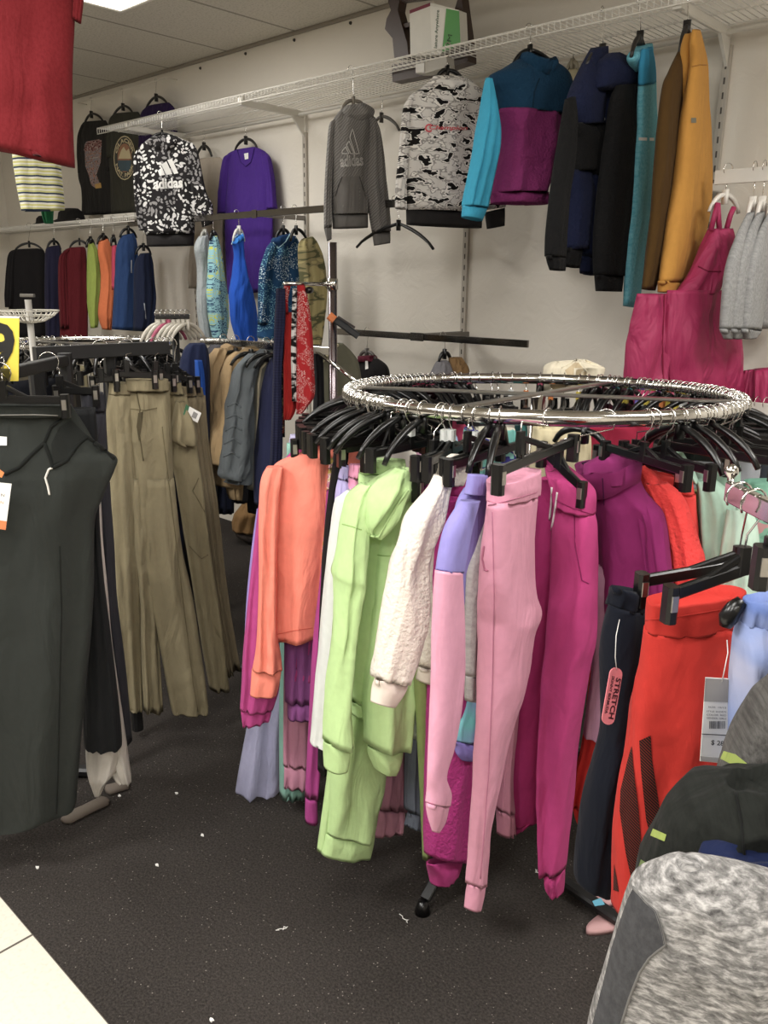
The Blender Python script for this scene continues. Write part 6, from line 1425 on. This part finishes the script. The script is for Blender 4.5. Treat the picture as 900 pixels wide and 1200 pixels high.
# navy garments behind khaki row
nb_ = [('navy cotton coat right of the khaki hangers', fab('232b49', wr=1.3), [(402, 222, 240), (412, 214, 244), (440, 210, 246), (520, 214, 246), (640, 222, 250)], 3.45, 20),
       ('bright blue jacket sliver left of the tan blazers', fab('2154b0'), [(422, 228, 236), (440, 229, 239), (470, 231, 241), (490, 232, 241)], 3.35, 40)]
crk = thing('clothing_rack', 'chrome rack with tan and grey blazers between the khaki trousers and the round rack', 'clothing rack', None, (0, 0, 0))
PZ = 3.15; P1 = EYE + ray(390, 372) * PZ; crk.location = (P1.x, P1.y, 0)
for lab, m_, rows, Z_, yw in nb_:
    gar('coat', lab, 'coat', dp(230, 450, Z_, yw), [('body', m_, rows, K(th=.06, tp=(.4, .9, 1, 1)))])
# pole
zt_ = Pl(P1, 0).at(384, 284).z
MB().tube([V((P1.x, P1.y, .03)), V((P1.x, P1.y, zt_))], .0165, 14).build('post', solid('8d8286', .25, 1), crk)
def arm(a, b, nm='arm', r=.007, m=CHROME):
    return MB().tube([a, b], r, 8).build(nm, m, crk)
c1 = V((P1.x, P1.y, 0)); za_ = EYE.z + 0
def z_at(px, py):
    p_ = Pl(P1, 0); return p_.at(px, py)
A0 = z_at(391, 333); A0 = V((P1.x, P1.y, A0.z)); A1 = EYE + ray(333, 336) * (PZ - .28); A1.z = A0.z
arm(A0, A1); e_ = (A1 - A0).normalized(); 
AE = EYE + ray(364, 340) * (PZ - .18)
MB().tube([V((P1.x, P1.y, A0.z - .02)), V((P1.x, P1.y, A0.z + .02))], .021, 12).build('collar', CHROME, crk)
W0 = V((P1.x, P1.y, z_at(389, 428).z)); W1 = EYE + ray(371, 412) * (PZ + .1); W2 = EYE + ray(418, 447) * (PZ - .1)
arm(W1, W2, r=.009)
B0 = V((P1.x, P1.y, z_at(389, 412).z)); BLE = EYE + ray(236, 404) * 3.75; BLE.z = B0.z + .0
MB().beam(B0, BLE, .014, .03, bev=.1).build('arm', CHROME, crk, smooth=False)
for k_ in range(4):
    a = math.pi / 4 + k_ * math.pi / 2; MB().beam(V((P1.x, P1.y, .08)), V((P1.x + math.cos(a) * .4, P1.y + math.sin(a) * .4, .015)), .03, .02).build('foot', BLKM, crk, smooth=False)
# black clamp with orange tip on the pole
cl = thing('clamp', 'black clamp with an orange tip fixed on the chrome pole', 'clamp', None, tuple(z_at(404, 385)))
p_ = Pl(P1 - fh * .03, 0)
MB().beam(p_.at(392, 374), p_.at(420, 394), .02, .026).build('handle', solid('26282b', .4), cl, smooth=False)
MB().beam(p_.at(396, 371), p_.at(416, 384), .012, .008).build('jaw', solid('3a3230', .4), cl, smooth=False)
MB().beam(p_.at(385.5, 369.5, .01), p_.at(392, 375, .01), .026, .03).build('tip', solid('e07a35', .5), cl, smooth=False, label='orange tip')
# blazers
def barpt(x):
    lo, hi = -.2, 1.3
    for _ in range(40):
        m_ = (lo + hi) / 2; q_ = BLE.lerp(B0, m_)
        if proj(q_)[0] < x: lo = m_
        else: hi = m_
    return q_ + V((0, 0, .014))
def blazer(label, m_, x, yaw, body, slv=None, cuff=None, hl=None, nm='blazer'):
    P = barpt(x); pl = Pl(P, yaw); pr = [('body', m_, body, K(th=.06, fold=(.008, 1.5, 1), tp=(.35, .9, 1, 1)))]
    if slv: pr.append(('sleeve', m_, slv, K(th=.05, d=.05, fold=(.01, 1.5, 3), wr=1.6, tp=(.3, 1, 1, .9))))
    r, o = gar(nm, label, 'blazer' if nm == 'blazer' else 'coat', pl, pr)
    t_ = body[0]; cx = (t_[-2] + t_[1 if len(t_) == 3 else 0]) / 2 if len(t_) == 3 else (t_[0] + t_[2]) / 2
    return r, o, pl
tan = fab('ab9068', wr=1.7); tan2 = fab('b0946a', wr=1.7); gre = fab('666d71', wr=1.9); gre2 = fab('75746a', wr=1.3); nvb = fab('2d3150', wr=1.2)
blazer('charcoal blazer edge at the far left of the blazers', fab('55545a'), 262, 55, [(404, 248, 262), (420, 238, 262), (445, 235, 256), (520, 240, 256)])
r, o, q = blazer('tan blazer, leftmost, with raised collar', tan, 268, 50, [(401, 268, 283), (408, 256, 282), (418, 246, 280), (432, 240, 276), (445, 238, 272), (470, 240, 268), (540, 247, 270), (560, 250, 272)], [(408, 252, 266), (418, 244, 262), (435, 238.5, 258), (470, 240, 256), (505, 243, 258), (540, 247, 262)])
r, o, q = blazer('tan blazer, second from the left, behind the grey one', tan2, 280, 50, [(404, 294, 306), (412, 280, 304), (425, 266, 300), (445, 256, 292), (480, 252, 290), (522, 246, 288), (548, 250, 286), (570, 253, 284)], [(412, 276, 292), (425, 263, 284), (450, 255, 276), (480, 252, 272), (522, 245, 268), (545, 248, 266)])
gar('blazer', 'tan blazer sleeve with buttoned cuff low under the grey one', 'blazer', Pl(barpt(285), 50), [('sleeve', tan2, [(520, 262, 286), (550, 264, 286), (575, 267, 285), (586, 271, 283)], K(th=.04))])
r, o, q = blazer('slate grey jacket with scrunched sleeve in front of the tan blazers', gre, 296, 46, [(404, 312, 324), (412, 300, 322), (424, 283, 318), (440, 276, 312), (470, 270, 308), (520, 268, 304), (558, 266, 296), (566, 262, 292)], [(414, 292, 312), (426, 279, 304), (440, 273, 298), (465, 268, 294), (490, 264, 292), (527, 260, 292), (548, 258.5, 290), (557, 258, 287), (562, 262, 285)])
for q_ in ([(266, 490), (276, 486), (284, 490)], [(264, 505), (274, 499), (284, 504)], [(263, 520), (274, 514), (283, 520)], [(267, 476), (276, 472), (283, 478)], [(262, 535), (272, 530), (281, 536)]): seam('scrunch_fold', gre, r, o['sleeve'], q, q_, .005, -.001)
r, o, q = blazer('olive grey blazer with a cream lapel edge', gre2, 305, 44, [(412, 318, 326), (422, 308, 324), (440, 298, 322), (460, 294, 318), (520, 293, 314), (574, 291, 306)])
seam('lapel_edge', fab('b0a68c'), r, o['body'], q, [(315, 422), (306, 432), (303, 450), (302, 490), (300, 540)], .006)
r, o, q = blazer('dark navy blazer right of the grey one', nvb, 318, 40, [(416, 322, 332), (428, 314, 332), (450, 308, 332), (500, 303, 330), (551, 299, 328), (592, 299, 322)])
gar('coat', 'navy striped coat, a strip left of the red scarf garments', 'coat', dp(326, 420, 2.98, 30), [('body', fab('1f2138', 'stripes', '1f2138', '1b1c30', '282a48', sc=3), [(338, 324, 334), (370, 322, 334), (440, 320, 330), (520, 318, 330), (560, 316, 328)], K(th=.03))])
# hangers of the blazers
for x, lab in ((262, 'charcoal blazer edge'), (276, 'leftmost tan blazer'), (294, 'second tan blazer'), (312, 'slate grey jacket'), (322, 'dark navy blazer')):
    P = barpt(x); pl = Pl(P, 48); hanger('top', P, P - pl.t * .11 - V((0, 0, .085)), P + pl.t * .11 - V((0, 0, .085)), 'black hanger inside the ' + lab, None, .02, neckf=P - V((0, 0, .05)))
# red garments over the arm
ra2 = Pl(AE, 4); sn = fab('a3161c', 'dots', 'e6d9d2', 'd9c0bb', wr=.6, sc=1.1)
gar('leggings', 'red snowflake-print leggings draped over the chrome arm', 'leggings', ra2, [('leg', sn, [(334, 348, 357), (350, 348, 361), (389, 347, 366), (430, 347, 368), (462, 347, 369), (476, 347, 361), (485, 347, 354)], K(th=.03, d=.02, fold=(.005, 1.5, 1)))])
rdd = fab('b5201c')
gar('leggings', 'plain red leggings left of the snowflake pair', 'leggings', ra2, [('waistband', sn, [(334, 333, 341), (350, 331, 338), (367, 330, 338)], K(th=.012, d=.012)), ('leg', rdd, [(366, 334, 344), (400, 332, 346), (450, 332, 346), (478, 332, 347), (492, 332, 341)], K(th=.025))])
gar('leggings', 'black and white patterned strip between the two red leggings', 'leggings', ra2, [('leg', fab('1d1a1a', 'camo', '1d1a1a', '8d8987', 'cfcac6', sc=3), [(338, 343, 348), (380, 341.5, 347), (420, 341, 347), (470, 342, 347.5)], K(th=.012, d=.035))])
gar('leggings', 'black sequined strip at the left of the red leggings', 'leggings', ra2, [('leg', fab('141314', 'dots', 'c9b27a', 'b04a3a', sc=1.3), [(345, 325, 335), (400, 325, 334), (450, 326, 334), (512, 327, 334)], K(th=.02, d=-.01))])
gar('scarf', 'dark scarf end curling over the arm left of the red leggings', 'scarf', ra2, [('body', fab('2b2a33'), [(338, 330, 335), (344, 325, 331), (356, 323, 328), (372, 325, 329), (420, 326, 330)], K(th=.01, d=.01))])
MB().tube([AE + V((0, 0, -.0)), AE + e_ * .0 + V((.02, -.03, 0))], .012, 8).build('arm_cap', BLACK, crk)
# coats behind the pole
r, o = gar('coat', 'olive grey coat with a pale strap behind the chrome pole', 'coat', dp(395, 450, 3.45, 30), [('body', fab('6c6a58', wr=1.3), [(402, 392, 402), (412, 380, 412), (425, 374, 420), (450, 374, 424), (490, 376, 426)], K(th=.05, tp=(.4, .9, 1, 1)))])
seam('strap', fab('c9bd98'), r, o['body'], dp(395, 450, 3.45, 30), [(396, 404), (384, 416), (375, 428), (376, 450), (380, 480)], .006)
gar('coat', 'black coat right of the red leggings', 'coat', dp(372, 450, 3.3, 30), [('body', fab('252528'), [(404, 366, 374), (420, 366, 378), (470, 367, 380), (520, 366, 382)], K(th=.04))])
P = EYE + ray(384, 424) * 3.3
# box on the floor below blazers
bp0 = hz(290, 636, 0); t = thing('paper_bag', 'crumpled tan paper bag standing on the carpet below the blazers', 'bag', None, tuple(bp0)); sb = fab('8f6c40', wr=1.8, rough=.8); q = Pl(bp0, 10)
piece('bag_side', sb, t, q, [(284, 590, 306, 588), (274, 603, 306, 600), (271.5, 612, 306, 612), (272, 621, 306, 624)], .08, fold=(.008, 3, 4), tp=(.4, 1, 1, 1), lin_=True); GA.append(t)
piece('bag_bottom', solid('2b2019', .8), t, q, [(272, 620, 306, 623), (277, 628, 306, 631), (290, 635.5, 306, 640)], .07, fold=(0, 1, 0), lin_=True)

for i, (lab, c, x0_, x1_, y0_, y1_) in enumerate((('black trousers in the shade below the tan blazers', '232326', 232, 258, 470, 604), ('ink blue trousers in the shade below the tan blazers', '252a3c', 250, 276, 480, 600), ('charcoal trousers in the shade below the slate grey jacket', '2c2c30', 268, 292, 500, 588), ('black trousers in the shade below the navy blazer', '1f1f22', 288, 318, 500, 600))):
    gar('trousers', lab, 'trousers', dp(260, 540, 3.85, 20), [('leg', fab(c), [(y0_, x0_, x1_), (y0_ + 50, x0_, x1_), (y1_, x0_ + 2, x1_ - 2)], K(th=.05, d=-.02 * i))])
print('BOOT', tuple(bp0))
#print('ring', proj(rpt(90)), proj(rpt(-90)), proj(rpt(0)), proj(rpt(180)), 'RC', tuple(RC), 'wall px8', tuple(wp(WY).at(8, 250)), 'R2', Z2, R2R)
#print('SH', SH, 'SX0', SX0, 'ED', ED, 'rails', R1[2], R2[2], R3[2], R4[2], 'LP', tuple(LP), 'xa', xa, xb, xc, xd, 'F0', fr, 'rod', RODZ)
for r_ in GA: rebase(r_)
